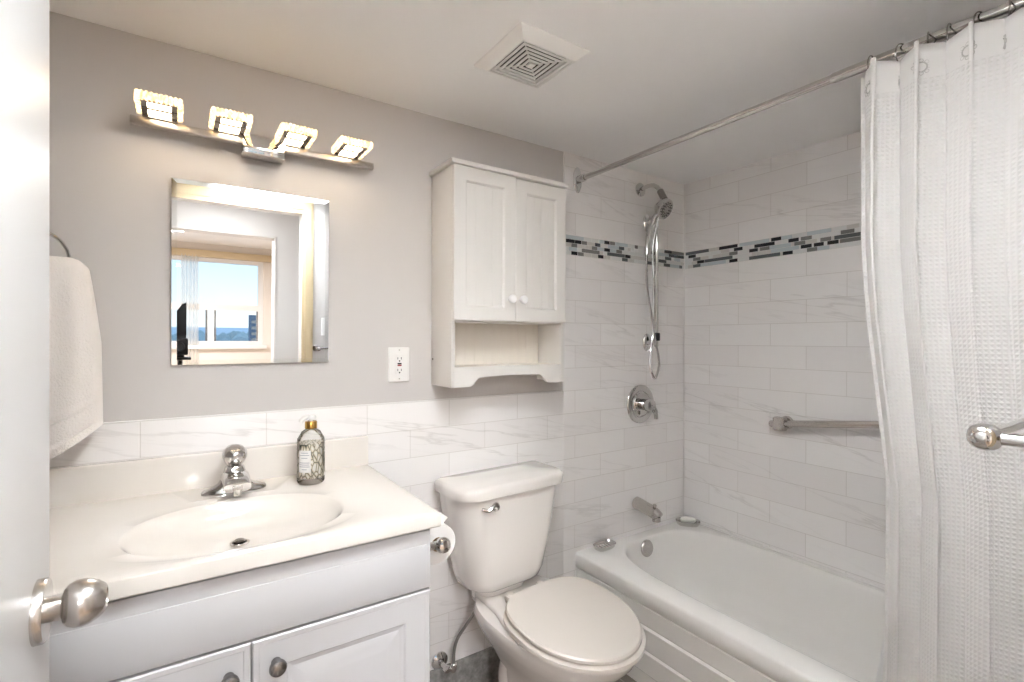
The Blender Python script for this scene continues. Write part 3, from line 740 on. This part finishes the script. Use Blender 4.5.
# ------------------------------------------------------------------ vanity
VX0, VX1, VF, VB, VT = -.277, .533, 1.162, YB-.013, .912
va = thing('vanity_cabinet', 'white vanity cabinet with two raised-panel doors under the sink', 'cabinet', (.128, 1.45, 0))
m = MB()
m.box((VX0, VF+.02, .09), (VX0+.018, VB, VT)).box((VX1-.018, VF+.02, 0), (VX1, VB, VT), .001).box((VX0, VF+.02, 0), (VX0+.018, VB, VT))
m.box((VX0+.018, VF+.07, 0), (VX1-.018, VF+.088, .095)).box((VX0+.018, VF+.02, .09), (VX1-.018, VB, .108)).box((VX0+.018, VB-.012, .108), (VX1-.018, VB, VT))
m.box((VX0+.018, VF+.02, VT-.05), (VX1-.018, VF+.04, VT)).box((VX0+.018, VF+.02, .73), (VX1-.018, VF+.04, .77)).box((.11, VF+.02, .1), (.146, VF+.04, .73))
m.build('carcass', M['thermofoil'], va)
# false drawer front with a thin stepped border along its top and end
m = MB(); m.box((VX0+.001, VF, .757), (VX1-.001, VF+.019, .902), .003)
m.box((VX0+.012, VF-.0022, .766), (VX1-.012, VF+.002, .868), .002)
m.build('false_drawer_front', M['thermofoil'], va)
def raised_door(x0, x1, z0, z1, y):
    m = MB(); m.box((x0, y, z0), (x1, y+.019, z1), .003)
    def fr_(i, o): return [(x0+i, o, z0+i), (x1-i, o, z0+i), (x1-i, o, z1-i), (x0+i, o, z1-i)]
    return m, fr_
for x0, x1, kx, lab in ((VX0+.001, .1265, .0865, None), (.1295, VX1-.001, .1745, None)):
    z0, z1 = .10, .751
    def q4(i, y): return [(x0+i, y, z0+i), (x1-i, y, z0+i), (x1-i, y, z1-i), (x0+i, y, z1-i)]
    m = MB()
    m.loft([q4(0, VF+.019), q4(0, VF+.003), q4(.003, VF), q4(.012, VF), q4(.014, VF+.0012), q4(.066, VF+.0012), q4(.070, VF+.005), q4(.080, VF+.007), q4(.086, VF+.006), q4(.112, VF+.0005), q4(.118, VF)])
    dr = m.build('door', M['thermofoil'], va, angle=12)
    k = MB(); k.lathe([(.010, 0), (.008, .006), (.0065, .012), (.010, .016), (.0165, .020), (.0175, .026), (.0155, .031), (.008, .034)], (kx, VF, .695), (0, -1, 0), 26)
    k.build('knob', M['pewter'], dr)

CT = .948
ct = thing('sink_countertop', 'white moulded countertop with an integral oval sink bowl', 'sink', (.128, 1.44, VT))
CX0, CX1, CY0, CY1 = -.295, .551, 1.142, YB-.001
bcx, bcy, ba, bb = .13, 1.375, .232, .180
n = 112
def cr(d, z): return rectloop(CX0+d, CX1-d, CY0+d, CY1, z, bcx, bcy, n, ba*1.15, bb)
def ce(k, z, dy=0, e=2.15): return superell(bcx, bcy+dy, ba*k, bb*k, z, n, e)
m = MB()
m.loft([cr(.02, VT), cr(.002, VT), cr(0, VT+.003), cr(0, CT-.005), cr(.0014, CT-.0014), cr(.005, CT), cr(.02, CT),
        superell(bcx, bcy, ba*1.22, bb*1.17, CT, n, 2.4), superell(bcx, bcy, ba*1.19, bb*1.14, CT-.003, n, 2.4), ce(1.03, CT-.005), ce(1.0, CT-.009), ce(.968, CT-.019, .001), ce(.92, CT-.034, .003), ce(.84, CT-.049, .008), ce(.72, CT-.061, .016),
        ce(.54, CT-.071, .030), ce(.34, CT-.0775, .044), ce(.18, CT-.0805, .052), ce(.09, CT-.082, .055)], cap0=False, cap1=True)
m.build('basin_top', M['marble'], ct, angle=28)
MB().box((CX0, CY1-.020, CT-.004), (CX1, CY1, CT+.100), .006, seg=3).build('backsplash', M['marble'], ct)
dz = CT-.082; dy_ = bcy+.055
m = MB(); m.lathe([(.0225, .001), (.0225, .0035), (.017, .0045), (.016, .001), (.008, .0005)], (bcx, dy_, dz), (0, 0, 1), 30); m.build('drain_flange', M['chrome'], ct)
m = MB(); m.lathe([(.0125, .002), (.0135, .008), (.010, .011)], (bcx, dy_, dz), (0, 0, 1), 24); m.build('drain_stopper', M['chromedark'], ct)
MB().lathe([(.0165, .001), (.0165, .0018)], (bcx, dy_, dz), (0, 0, 1), 24).build('drain_opening', M['dark'], ct)

# faucet
fx, fy = .135, 1.630
fa = thing('faucet', 'chrome single-handle faucet behind the sink bowl', 'faucet', (fx, fy, CT))
m = MB()
m.loft([superell(fx, fy, a, b, CT+z, 48, e) for a, b, z, e in ((.082, .027, 0, 2.3), (.082, .027, .006, 2.3), (.078, .024, .012, 2.2), (.058, .021, .018, 2.2), (.042, .023, .026, 2.6), (.034, .022, .042, 2.6), (.027, .020, .062, 2.5), (.024, .019, .072, 2.4), (.012, .010, .078, 2.2))])
m.build('base', M['chrome'], fa, angle=60)
spt = spline([(fx, fy-.002, CT+.040), (fx, fy-.030, CT+.044), (fx, fy-.062, CT+.042), (fx, fy-.092, CT+.032)], 7)
m = MB(); rings = []
for i, p_ in enumerate(spt):
    t = i/(len(spt)-1); w = .036-.003*t; hgt = .020-.006*t
    nv = Vector((0, -.1-.35*t, 1)).normalized()
    rings.append([p_+Vector((w*abs(cos(a))**.55*(1 if cos(a) > 0 else -1), 0, 0))+nv*hgt*abs(sin(a))**.6*(1 if sin(a) > 0 else -1) for a in [2*pi*j/32 for j in range(32)]])
m.loft(rings); m.lathe([(.011, -.012), (.011, .008)], (fx, fy-.086, CT+.022), (0, -.2, 1), 16)
m.build('spout', M['chrome'], fa, angle=50)
MB().box((fx-.012, fy-.0965, CT+.025), (fx+.012, fy-.0925, CT+.036), .001).build('spout_badge', M['nickel'], fa)
m = MB()
m.lathe([(.020, 0), (.019, .008), (.026, .018), (.032, .034), (.031, .048), (.021, .060), (.012, .060)], (fx, fy+.002, CT+.070), (0, -.30, 1), 28)
m.build('handle', M['chrome'], fa, angle=60)
m = MB(); m.lathe([(.014, 0), (.013, .003), (.004, .004)], Vector((fx, fy+.002, CT+.070))+Vector((0, -.30, 1)).normalized()*.0595, (0, -.30, 1), 24); m.build('handle_cap', M['nickel'], fa)

# soap bottle
bx_, by_ = .336, 1.598
so_ = thing('soap_bottle', 'glass pump soap bottle with a leaf print beside the faucet', 'soap dispenser', (bx_, by_, CT))
BP = lambda *p: [(r, h*1.17) for r, h in p]
m = MB(); m.lathe(BP((.022, .001), (.037, .003), (.0395, .008), (.0395, .108), (.038, .116), (.026, .134), (.0150, .140), (.0150, .148)), (bx_, by_, CT), (0, 0, 1), 40, cap1=False)
m.build('bottle', M['bottleglass'], so_)
m = MB(); m.lathe(BP((.034, .016), (.0388, .018), (.0388, .104), (.034, .106)), (bx_, by_, CT), (0, 0, 1), 40); m.build('printed_sleeve', M['print'], so_)
m = MB(); la0, la1 = -2.75, -1.78      # pale label wrapped on the camera side of the bottle
rings = [[(bx_+r*cos(a), by_+r*sin(a), CT+z*1.17) for r, z in ((.0392, .034), (.0402, .034), (.0402, .090), (.0392, .090))] for a in [la0+(la1-la0)*i/14 for i in range(15)]]
m.loft(rings); lb = m.build('label', M['plastic'], so_)
tx = MB()                              # rows of illegibly small grey print
for j, (z, t0, t1) in enumerate(((.083, .2, .8), (.077, .12, .88), (.070, .25, .75), (.058, .1, .9), (.053, .1, .85), (.048, .1, .9), (.041, .3, .7))):
    k = la0+(la1-la0)*t0; k2 = la0+(la1-la0)*t1
    tx.loft([[(bx_+r*cos(a), by_+r*sin(a), CT+zz*1.17) for r, zz in ((.0400, z), (.0404, z), (.0404, z+.0016), (.0400, z+.0016))] for a in [k+(k2-k)*i/8 for i in range(9)]])
tx.build('label_print', plain('label_ink', (166, 166, 176), .6), lb)
MB().lathe(BP((.0165, .141), (.0175, .142), (.0175, .158), (.016, .160), (.006, .160)), (bx_, by_, CT), (0, 0, 1), 28).build('collar', M['gold'], so_)['label'] = 'gold collar'
m = MB(); m.lathe(BP((.005, .160), (.005, .163), (.014, .164), (.0155, .170), (.013, .175), (.004, .177)), (bx_, by_, CT), (0, 0, 1), 22)
m.tube(spline([(bx_, by_, CT+.200), (bx_-.018, by_-.014, CT+.201), (bx_-.032, by_-.026, CT+.195), (bx_-.035, by_-.028, CT+.189)], 4), .0065, 10); m.build('pump_head', M['plastic'], so_)

# toilet paper on the vanity's side
tx_, tz_ = VX1+.058, .832
tp = thing('toilet_paper_holder', 'chrome toilet paper holder fixed to the vanity side', 'paper holder', (VX1, 1.255, tz_))
m = MB(); m.lathe([(.026, 0), (.026, .005), (.018, .010), (.011, .014), (.010, .040)], (VX1, 1.222, tz_), (1, 0, 0), 24)
m.tube([(VX1+.035, 1.222, tz_), (tx_, 1.222, tz_)], .011, 14); m.build('post', M['chrome'], tp)
m = MB(); m.lathe([(.0085, 0), (.0085, .150), (.0085, .152)], (tx_, 1.372, tz_), (0, -1, 0), 18); m.lathe([(.012, .142), (.017, .146), (.021, .156), (.021, .164), (.016, .174), (.007, .178)], (tx_, 1.372, tz_), (0, -1, 0), 24); m.build('bar', M['chrome'], tp)
ro = thing('toilet_paper_roll', 'white toilet paper roll hanging beside the vanity', 'toilet paper', (tx_, 1.29, tz_-.0092))
m = MB(); zc_ = tz_-.0092; R0, R1 = .019, .054; y0, y1 = 1.245, 1.350
m.loft([[(tx_+r*cos(2*pi*j/48), y, zc_+r*sin(2*pi*j/48)) for j in range(48)] for r, y in ((R0, y0), (R1-.001, y0), (R1, y0+.001), (R1, y1-.001), (R1-.001, y1), (R0, y1), (R0, y0))], False, False)
m.build('roll', M['paper'], ro)
m = MB(); m.loft([[(tx_+r*cos(2*pi*j/32), y, zc_+r*sin(2*pi*j/32)) for j in range(32)] for r, y in ((R0+.0002, y0-.0005), (R0+.0002, y1+.0005), (R0-.001, y1+.0005), (R0-.001, y0-.0005), (R0+.0002, y0-.0005))], False, False); m.build('core', M['core'], ro)
m = MB(); rings = []
for i in range(9):
    t = i/8; px_ = tx_+.004+.036*t; pz_ = zc_+R1*.997+.004*t*t+.002*t
    ya = y0+.03*max(0, t-.35); yb_ = y1-.05*max(0, t-.2)
    rings.append([(px_, ya, pz_), (px_, yb_, pz_), (px_, yb_, pz_+.0006), (px_, ya, pz_+.0006)])
m.loft(rings); m.build('loose_sheet', M['paper'], ro)

# ------------------------------------------------------------------ mirror, outlet
MT = math.radians(0.85)
mi = thing('mirror', 'frameless rectangular mirror on the wall above the sink', 'mirror', (.203, YB, 1.308))
mx0, mx1, mz0, mz1 = -.0155, .4185, 1.308, 1.8435
def mq(i, y): return [(mx0+i, y, mz0+i), (mx1-i, y, mz0+i), (mx1-i, y, mz1-i), (mx0+i, y, mz1-i)]
def tilt(pts): return [(x, y-(z-mz0)*math.tan(MT), z) for x, y, z in pts]
ym = YB-.0045
m = MB(); m.loft([tilt(mq(.0125, ym-.00255)), tilt(mq(.0127, ym-.0026))], False, True); m.build('glass', M['mirror'], mi, angle=1)
m = MB(); m.loft([tilt(mq(0, ym)), tilt(mq(0, ym-.0022)), tilt(mq(.0125, ym-.00255))], True, False); m.build('bevelled_edge', M['bevel'], mi, angle=1)
m = MB()
m.loft([[(x, YB+.004, z) for x, z in ((mx0+.03, mz0+.01), (mx1-.03, mz0+.01), (mx1-.03, mz1-.02), (mx0+.03, mz1-.02))], tilt([(x, ym+.0005, z) for x, z in ((mx0+.03, mz0+.01), (mx1-.03, mz0+.01), (mx1-.03, mz1-.02), (mx0+.03, mz1-.02))])])
m.build('backing', M['dark'], mi)

ou = thing('wall_outlet', 'white wall outlet plate with red and black buttons between mirror and wall cabinet', 'outlet', (.667, YB, 1.293))
ox, oz = .667, 1.293
MB().box((ox-.040, YB-.006, oz-.0625), (ox+.040, YB+.004, oz+.0625), .004, seg=3).build('plate', M['plastic'], ou)
m = MB(); m.box((ox-.0165, YB-.0085, oz-.034), (ox+.0165, YB-.004, oz+.034), .0015); rc = m.build('receptacle', M['plastic'], ou)
for dz_ in (.021, -.021):
    for sx1 in (-1, 1): MB().box((ox+sx1*.0065-.001, YB-.0090, oz+dz_-.003), (ox+sx1*.0065+.001, YB-.0080, oz+dz_+.005)).build('slot', M['dark'], rc)
    MB().lathe([(.0028, 0), (.0028, .0006)], (ox, YB-.0084, oz+dz_-.0085), (0, -1, 0), 12).build('ground_hole', M['dark'], rc)
for dz_ in (.052, -.052): MB().lathe([(.002, 0), (.002, .001)], (ox, YB-.0058, oz+dz_), (0, -1, 0), 10).build('screw', M['nickel'], ou)
MB().box((ox-.0075, YB-.0098, oz+.0005), (ox+.0075, YB-.008, oz+.0055), .0006).build('test_button', M['black'], rc)
MB().box((ox-.0075, YB-.0098, oz-.0060), (ox+.0075, YB-.008, oz-.0005), .0006).build('reset_button', M['red'], rc)['label'] = 'red reset button'

# ------------------------------------------------------------------ wall cabinet over the toilet
KX0, KX1, KY, KZ0, KZ1 = .797, 1.308, 1.556, 1.213, 2.012
wc = thing('wall_cabinet', 'white two-door wall cabinet with an open bottom shelf above the toilet', 'cabinet', ((KX0+KX1)/2, YB, KZ0))
m = MB(); t_ = .015; KF = KY+.018
m.box((KX0, KF, KZ0), (KX0+t_, YB, KZ1-.014), .001).box((KX1-t_, KF, KZ0), (KX1, YB, KZ1-.014), .001)
m.box((KX0+t_, KF+.002, 1.448), (KX1-t_, YB-.006, 1.462)).box((KX0+t_, KF, KZ1-.028), (KX1-t_, YB-.006, KZ1-.014))
m.build('carcass', M['cabwhite'], wc)
m = MB(); m.box((KX0-.012, KY-.008, KZ1-.014), (KX1+.006, YB, KZ1+.003), .003); m.build('top_board', M['cabwhite'], wc)
m = MB(); m.box((KX0+t_, YB-.008, KZ0+.05), (KX1-t_, YB-.002, KZ1-.02))
for i in range(1, 12):
    x = KX0+t_+i*.0415
    if x < KX1-t_-.01: m.box((x-.0016, YB-.0092, 1.285), (x+.0016, YB-.0078, 1.448), .0007)
m.build('beadboard_back', M['cabinside'], wc)
MB().box((KX0+t_, KF+.0135, 1.270), (KX1-t_, YB-.008, 1.2845), .001).build('shelf', M['cabinside'], wc)
# shaped apron under the shelf
va_pts = [(KX0+t_, 1.285), (KX0+t_, KZ0), (KX0+.075, KZ0)]
for i in range(7):
    t = i/6; va_pts.append((KX0+.075+.045*t, KZ0+.034*(t*t*(3-2*t))))
for i in range(9):
    t = i/8; va_pts.append((KX0+.12+(KX1-KX0-.24)*t, KZ0+.034+.003*sin(pi*t)))
for i in range(7):
    t = i/6; va_pts.append((KX1-.12+.045*t, KZ0+.034*(1-t*t*(3-2*t))))
va_pts += [(KX1-t_, KZ0), (KX1-t_, 1.285)]
m = MB(); m.loft([[(x, KF+.001, z) for x, z in va_pts], [(x, KF+.013, z) for x, z in va_pts]]); m.build('shelf_apron', M['cabwhite'], wc, angle=30)
KM = 1.060
for x0, x1, kx in ((KX0+.001, KM-.0015, KM-.030), (KM+.0015, KX1-.001, KM+.024)):
    z0, z1 = 1.452, KZ1-.0155 - (.004 if x0 > 1 else 0)
    yy = KY+(.003 if x0 > 1 else 0)
    def q4(i, y): return [(x0+i, y, z0+i), (x1-i, y, z0+i), (x1-i, y, z1-i), (x0+i, y, z1-i)]
    m = MB(); m.loft([q4(0, yy+.016), q4(0, yy+.0015), q4(.0015, yy), q4(.048, yy), q4(.052, yy+.003), q4(.055, yy+.007)])
    k = 1
    x = x0+.055
    while x+.036 < x1-.056:
        x += .036; m.box((x-.0015, yy+.0062, z0+.056), (x+.0015, yy+.0078, z1-.056), .0006)
    d = m.build('door', M['cabwhite'], wc, angle=20)
    kb = MB(); kb.lathe([(.0075, 0), (.006, .008), (.010, .013), (.0155, .018), (.0165, .024), (.013, .030), (.006, .033)], (kx, yy, 1.535), (0, -1, 0), 24)
    kb.build('knob', M['gloss'], d)
MB().lathe([(.004, 0), (.004, .002)], (KX0, YB-.012, 1.31), (-1, 0, 0), 10).build('screw_cap', M['pewter'], wc)

# ------------------------------------------------------------------ vanity light
LZ = 1.985
vl = thing('vanity_light', 'chrome bar wall light with four lit square crystal shades above the mirror', 'light', (.225, YB, LZ))
MB().box((-.108, 1.684, LZ-.018), (.557, 1.706, LZ+.002), .002).build('bar', M['satin'], vl)
MB().box((.160, 1.676, LZ-.045), (.276, YB, LZ+.012), .003).box((.164, 1.6745, LZ-.036), (.272, 1.680, LZ-.010), .002).build('canopy', M['chrome'], vl)
for x0, x1 in ((-.092, .010), (.074, .174), (.246, .346), (.414, .514)):
    yb0, yf0 = 1.684, 1.560; zl, zh = LZ+.004, LZ+.024; w = .014
    m = MB(); rj = random.Random(int(x0*1000))
    def crystals(a, b, axis, cnt):      # a row of faceted crystal blocks
        for i in range(cnt):
            lo, hi = list(a), list(b); L_ = (b[axis]-a[axis])/cnt
            lo[axis] = a[axis]+L_*i+.0004; hi[axis] = a[axis]+L_*(i+1)-.0004
            for d_ in range(3):
                if d_ != axis: lo[d_] -= rj.uniform(0, .0016); hi[d_] += rj.uniform(0, .0016)
            m.box(lo, hi, .0035, 0, 1)
    crystals((x0, yf0, zl), (x1, yf0+w, zh), 0, 10)
    crystals((x0, yf0+w, zl), (x0+w*.8, yb0-.004, zh), 1, 7)
    crystals((x1-w*.8, yf0+w, zl), (x1, yb0-.004, zh), 1, 7)
    sh = m.build('crystal_shade', M['crystal'], vl, angle=10)
    m = MB(); m.box((x0+w*.8, yf0+w, zl+.010), (x1-w*.8, yb0, zl+.018)); m.box((x0+w*.8, yb0-.006, zl-.002), (x1-w*.8, yb0+.002, zl+.009))
    m.box((x0+w*.8, yf0+w+.0005, zl+.001), (x1-w*.8, yf0+w+.010, zl+.009)).box((x0+w*.8, yf0+w+.048, zl+.001), (x1-w*.8, yf0+w+.060, zl+.009))
    m.box((x0+w*.8, yf0+w+.011, zl+.002), (x0+w*1.75, yb0-.007, zl+.0095)).box((x1-w*1.75, yf0+w+.011, zl+.002), (x1-w*.8, yb0-.007, zl+.0095))
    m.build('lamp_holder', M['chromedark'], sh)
    for ya, yb_ in ((yf0+w+.0105, yf0+w+.0475), (yf0+w+.0605, yb0-.0065)):
        MB().box((x0+w*1.8, ya, zl+.002), (x1-w*1.8, yb_, zl+.0095), .001).build('led_diffuser', M['led'], sh)

# ------------------------------------------------------------------ ceiling exhaust vent
ev = thing('exhaust_vent', 'white square exhaust fan grille on the ceiling', 'vent', (.88, 1.215, ZC))
def sq4(x0, x1, y0, y1, z): return [(x0, y0, z), (x1, y0, z), (x1, y1, z), (x0, y1, z)]
VXa, VXb, VYa, VYb = .757, 1.003, 1.090, 1.346
gz = ZC-.032; gx0, gx1, gy0, gy1 = .780, .967, 1.112, 1.302
m = MB(); m.loft([sq4(VXa, VXb, VYa, VYb, ZC), sq4(VXa, VXb, VYa, VYb, ZC-.004), sq4(gx0, gx1, gy0, gy1, gz), sq4(gx0+.005, gx1-.005, gy0+.005, gy1-.005, gz), sq4(gx0+.006, gx1-.006, gy0+.006, gy1-.006, gz+.024)], True, False)
m.build('housing', M['plastic'], ev, angle=10)
MB().box((gx0+.004, gy0+.004, gz+.023), (gx1-.004, gy1-.004, gz+.026)).build('recess_shade', M['dark'], ev)  # black sheet paints in the shade behind the grille slots
m = MB(); c0, c1 = (gx0+gx1)/2, (gy0+gy1)/2; hx, hy = (gx1-gx0)/2, (gy1-gy0)/2
for i in range(6):
    o_ = .010+.0146*i; i_ = o_+.0076
    if i == 5: m.box((c0-hx+o_, c1-hy+o_, gz), (c0+hx-o_, c1+hy-o_, gz+.006), .001); break
    R = [sq4(c0-hx+d, c0+hx-d, c1-hy+d, c1+hy-d, z) for d, z in ((o_, gz+.0005), (i_, gz+.0005), (i_, gz+.003), (o_, gz+.003), (o_, gz+.0005))]
    m.loft(R, False, False)
for sgx, sgy in ((1, 1), (1, -1), (-1, 1), (-1, -1)):
    m.tube([(c0+sgx*.01, c1+sgy*.01, gz+.0055), (c0+sgx*(hx-.004), c1+sgy*(hy-.004), gz+.0055)], .002, 6)
m.build('grille', M['plastic'], ev, angle=10)

# ------------------------------------------------------------------ towel ring and towel
tr2 = thing('towel_ring', 'chrome towel ring on the wall left of the sink', 'towel ring', (-.302, YB, 1.655))
m = MB(); m.lathe([(.026, 0), (.026, .005), (.016, .012), (.010, .016), (.010, .05), (.014, .052), (.014, .062), (.006, .066)], (-.302, YB, 1.660), (0, -1, 0), 24); m.build('mount', M['chrome'], tr2)
m = MB(); m.torus((-.302, 1.682, 1.583), .072, .0042, (0, 1, 0), 48, 10); m.build('ring', M['chrome'], tr2)
m = MB(); rings = []
nz_ = 90
for k in range(nz_+1):
    t = k/nz_                       # 0 = fold over the ring, 1 = hem
    z = 1.588-.455*t
    hw = .108+.024*min(1, t*2.0)**.8+.010*t
    if t < .06: hw *= .72+.28*(t/.06)**.5
    dp = .026+.014*min(1, t*3)+.004*t
    if t < .06: dp *= .35+.65*(t/.06)**.5
    band = 1.0+(.16 if .79 < t < .84 or .95 < t else 0)-(.14 if .84 <= t <= .95 else 0)
    ring = []
    for j in range(72):
        a = 2*pi*j/72; c, s_ = cos(a), sin(a)
        x = -.302+hw*abs(c)**(2/2.8)*(1 if c >= 0 else -1)
        wob = .006*sin(5*a+1.3+2*t)+.004*sin(9*a+3*t)
        y = 1.668+(dp*abs(s_)**(2/2.4)*(1 if s_ >= 0 else -1)+wob*min(1, t*4))*band-.012*t
        dzz = -.060*t*max(0, 1-((x+.335)/.19)**2)+.055*t*max(0, (x+.27)/.14)
        ring.append((x, min(y, YB-.006), z+dzz*.9))
    rings.append(ring)
m.loft(rings)
tw = thing('hand_towel', 'white terry hand towel hanging from the towel ring', 'towel', (-.302, 1.66, 1.58))
m.build('cloth', M['terry'], tw, angle=70)

# ------------------------------------------------------------------ door leaf at the left, with its knob
dx = -.1462; DE = .9215
dl = MB(); dl.box((dx-.035, YF+.016, .008), (dx, DE, 2.105), .002)
door = struct('door_1', dl, M['doorpaint'])
kb = thing('knob_set', None, None); bpy.data.objects.remove(kb)
ky, kz = .843, 1.043
m = MB(); m.lathe([(.0385, 0), (.0385, .008), (.037, .0105), (.024, .0112), (.014, .0115)], (dx, ky, kz), (1, 0, 0), 48)
ros = m.build('rosette', M['nickel'], door)
m = MB(); m.lathe([(.0155, .009), (.0152, .024), (.0160, .0255), (.0205, .0262), (.0250, .030), (.0282, .037), (.0290, .044), (.0275, .052), (.0235, .060), (.0180, .0665), (.0140, .069), (.0125, .069), (.0115, .0655), (.0, .0655)], (dx, ky, kz), (1, 0, 0), 48, cap1=False)
m.build('knob', M['nickel'], ros, angle=30)
m = MB(); m.lathe([(.0035, .065), (.0035, .068)], (dx, ky, kz), (1, 0, 0), 12); m.build('lock_button', M['chromedark'], ros)
for z in (.25, 1.05, 1.85):
    MB().tube([(dx+.004, YF+.018, z-.045), (dx+.004, YF+.018, z+.045)], .005, 10).build('hinge', M['nickel'], door)

# ------------------------------------------------------------------ towel bar and switch on the front wall, right of the doorway
tbx, tby, tbz = .738, .165, 1.2775
tbz_o = thing('towel_bar', 'chrome towel bar with a ball finial in front of the curtain', 'towel bar', (tbx, YF, tbz))
for x in (tbx, 1.30):
    m = MB(); m.lathe([(.020, 0), (.020, .005), (.012, .012), (.0082, .022), (.0066, .050), (.0070, .072), (.0105, .074), (.0136, .078), (.0148, .084), (.0146, .090), (.0120, .096), (.008, .0995), (.003, .101)], (x, YF, tbz), (0, 1, 0), 28)
    m.build('post', M['chrome'], tbz_o)
MB().tube([(tbx, tby-.004, tbz+.003), (1.30, tby-.004, tbz+.003)], .0062, 16).build('bar', M['chrome'], tbz_o)
ls = thing('light_switch', 'ivory light switch plate on the wall right of the doorway', 'switch', (.80, YF, 1.42))
MB().box((.77, YF, 1.36), (.84, YF+.006, 1.475), .003).build('plate', M['plastic'], ls)
MB().box((.797, YF+.005, 1.40), (.813, YF+.012, 1.436), .003).build('toggle', M['plastic'], ls)

# ------------------------------------------------------------------ what the mirror shows: photographer's camera, sheer, far view; plus the added unseen hall fill lamp
pc = thing('tripod_camera', 'black camera on a tripod standing in the doorway, seen in the mirror', 'camera', (.03, -.10, 0))
m = MB(); m.box((-.030, -.155, 1.235), (.050, -.060, 1.335), .008).box((-.02, -.13, 1.335), (.04, -.075, 1.354), .004); m.build('body', M['black'], pc)
m = MB(); m.lathe([(.030, 0), (.030, .014), (.026, .020), (.026, .030)], (.005, -.060, 1.285), (0, 1, 0), 24); m.build('lens', M['black'], pc)
m = MB(); m.loft([[(x-.014, y+(z-1.352)*.30, z) for x, z in ((-.008, 1.352), (.055, 1.352), (.055, 1.545), (.035, 1.535), (-.008, 1.470))] for y in (-.13, -.072)]); m.build('flash_unit', M['black'], pc)
m = MB(); m.box((-.085, -.16, 1.207), (.065, -.05, 1.222), .004).lathe([(.022, 0), (.022, .02)], (.010, -.10, 1.218), (0, 0, 1), 18).tube([(.010, -.10, .55), (.010, -.10, 1.21)], .013, 14).lathe([(.03, -.03), (.03, .03)], (.010, -.10, .95), (0, 0, 1), 18); m.build('tripod_head', M['black'], pc)
for a in (.3, 2.4, 4.5):
    m = MB(); e_ = (.010+.22*cos(a), -.26+.2*sin(a)*.6, .012)
    m.tube([(.010+.02*cos(a), -.10+.02*sin(a), .95), e_], [.012, .009], 12).lathe([(.013, -.012), (.013, .012)], e_, (0, 0, 1), 12); m.build('leg', M['black'], pc)
hl = thing('hall_fill_lamp', 'added round white fill lamp on the hall ceiling, out of view', 'light', (.25, -.46, 2.45))  # added, unseen fixture around the hall fill light
MB().lathe([(.16, 0), (.16, .02), (.15, .03)], (.25, -.46, 2.45), (0, 0, -1), 36).build('base', M['plastic'], hl)
MB().lathe([(.148, .03), (.14, .06), (.10, .085), (.03, .095)], (.25, -.46, 2.45), (0, 0, -1), 36).build('shade', M['hall_fill_glow'], hl)
def sheer_fn(u, z):
    x = .03+.19*u; return (x, YW+.055+.018*sin(2*pi*5*u), z)
tag(cloth('sheer_curtain', M['sheer'], 80, 12, sheer_fn, .25, 2.29), 'sheer white curtain panel gathered at the living room window', 'curtain')

# the far view: flat hazy land, tree line, towers
gm = MB(); gm.add([(-4000, -12, -32), (4000, -12, -32), (4000, -3500, -32), (-4000, -3500, -32)], [(0, 1, 2, 3)]); struct('floor_outside', gm, M['ground'])
m = MB(); rr = random.Random(5)
for i in range(240):
    y = -rr.uniform(330, 900); x = rr.uniform(-.12, .25)*(-y)+rr.uniform(-30, 30); h = rr.uniform(12, 24); r_ = rr.uniform(7, 16)
    m.lathe([(r_*.4, 0), (r_, h*.35), (r_*.9, h*.6), (r_*.5, h*.88), (r_*.1, h)], (x, y, -32), (0, 0, 1), 9)
tag(m.build('distant_trees', M['haze'], angle=60), 'hazy band of trees far outside the reflected window', 'trees', kind='stuff')
def tower(label, x, y, w, d, top):
    t = thing('distant_tower', label, 'building', (x, y, -32), 0)
    MB().box((x-w/2, y-d/2, -32), (x+w/2, y+d/2, top)).build('wall', M['tower'], t)
    m = MB()
    for k in range(int((top+32)/3.2)):
        z = -31+k*3.2; m.box((x-w/2+.8, y+d/2-.05, z), (x+w/2-.8, y+d/2+.08, z+1.6))
    m.build('window_rows', M['pewter'], t)
tower('grey apartment tower on the horizon at the right of the reflected window', 34.5, -300, 5, 6, 5.5)
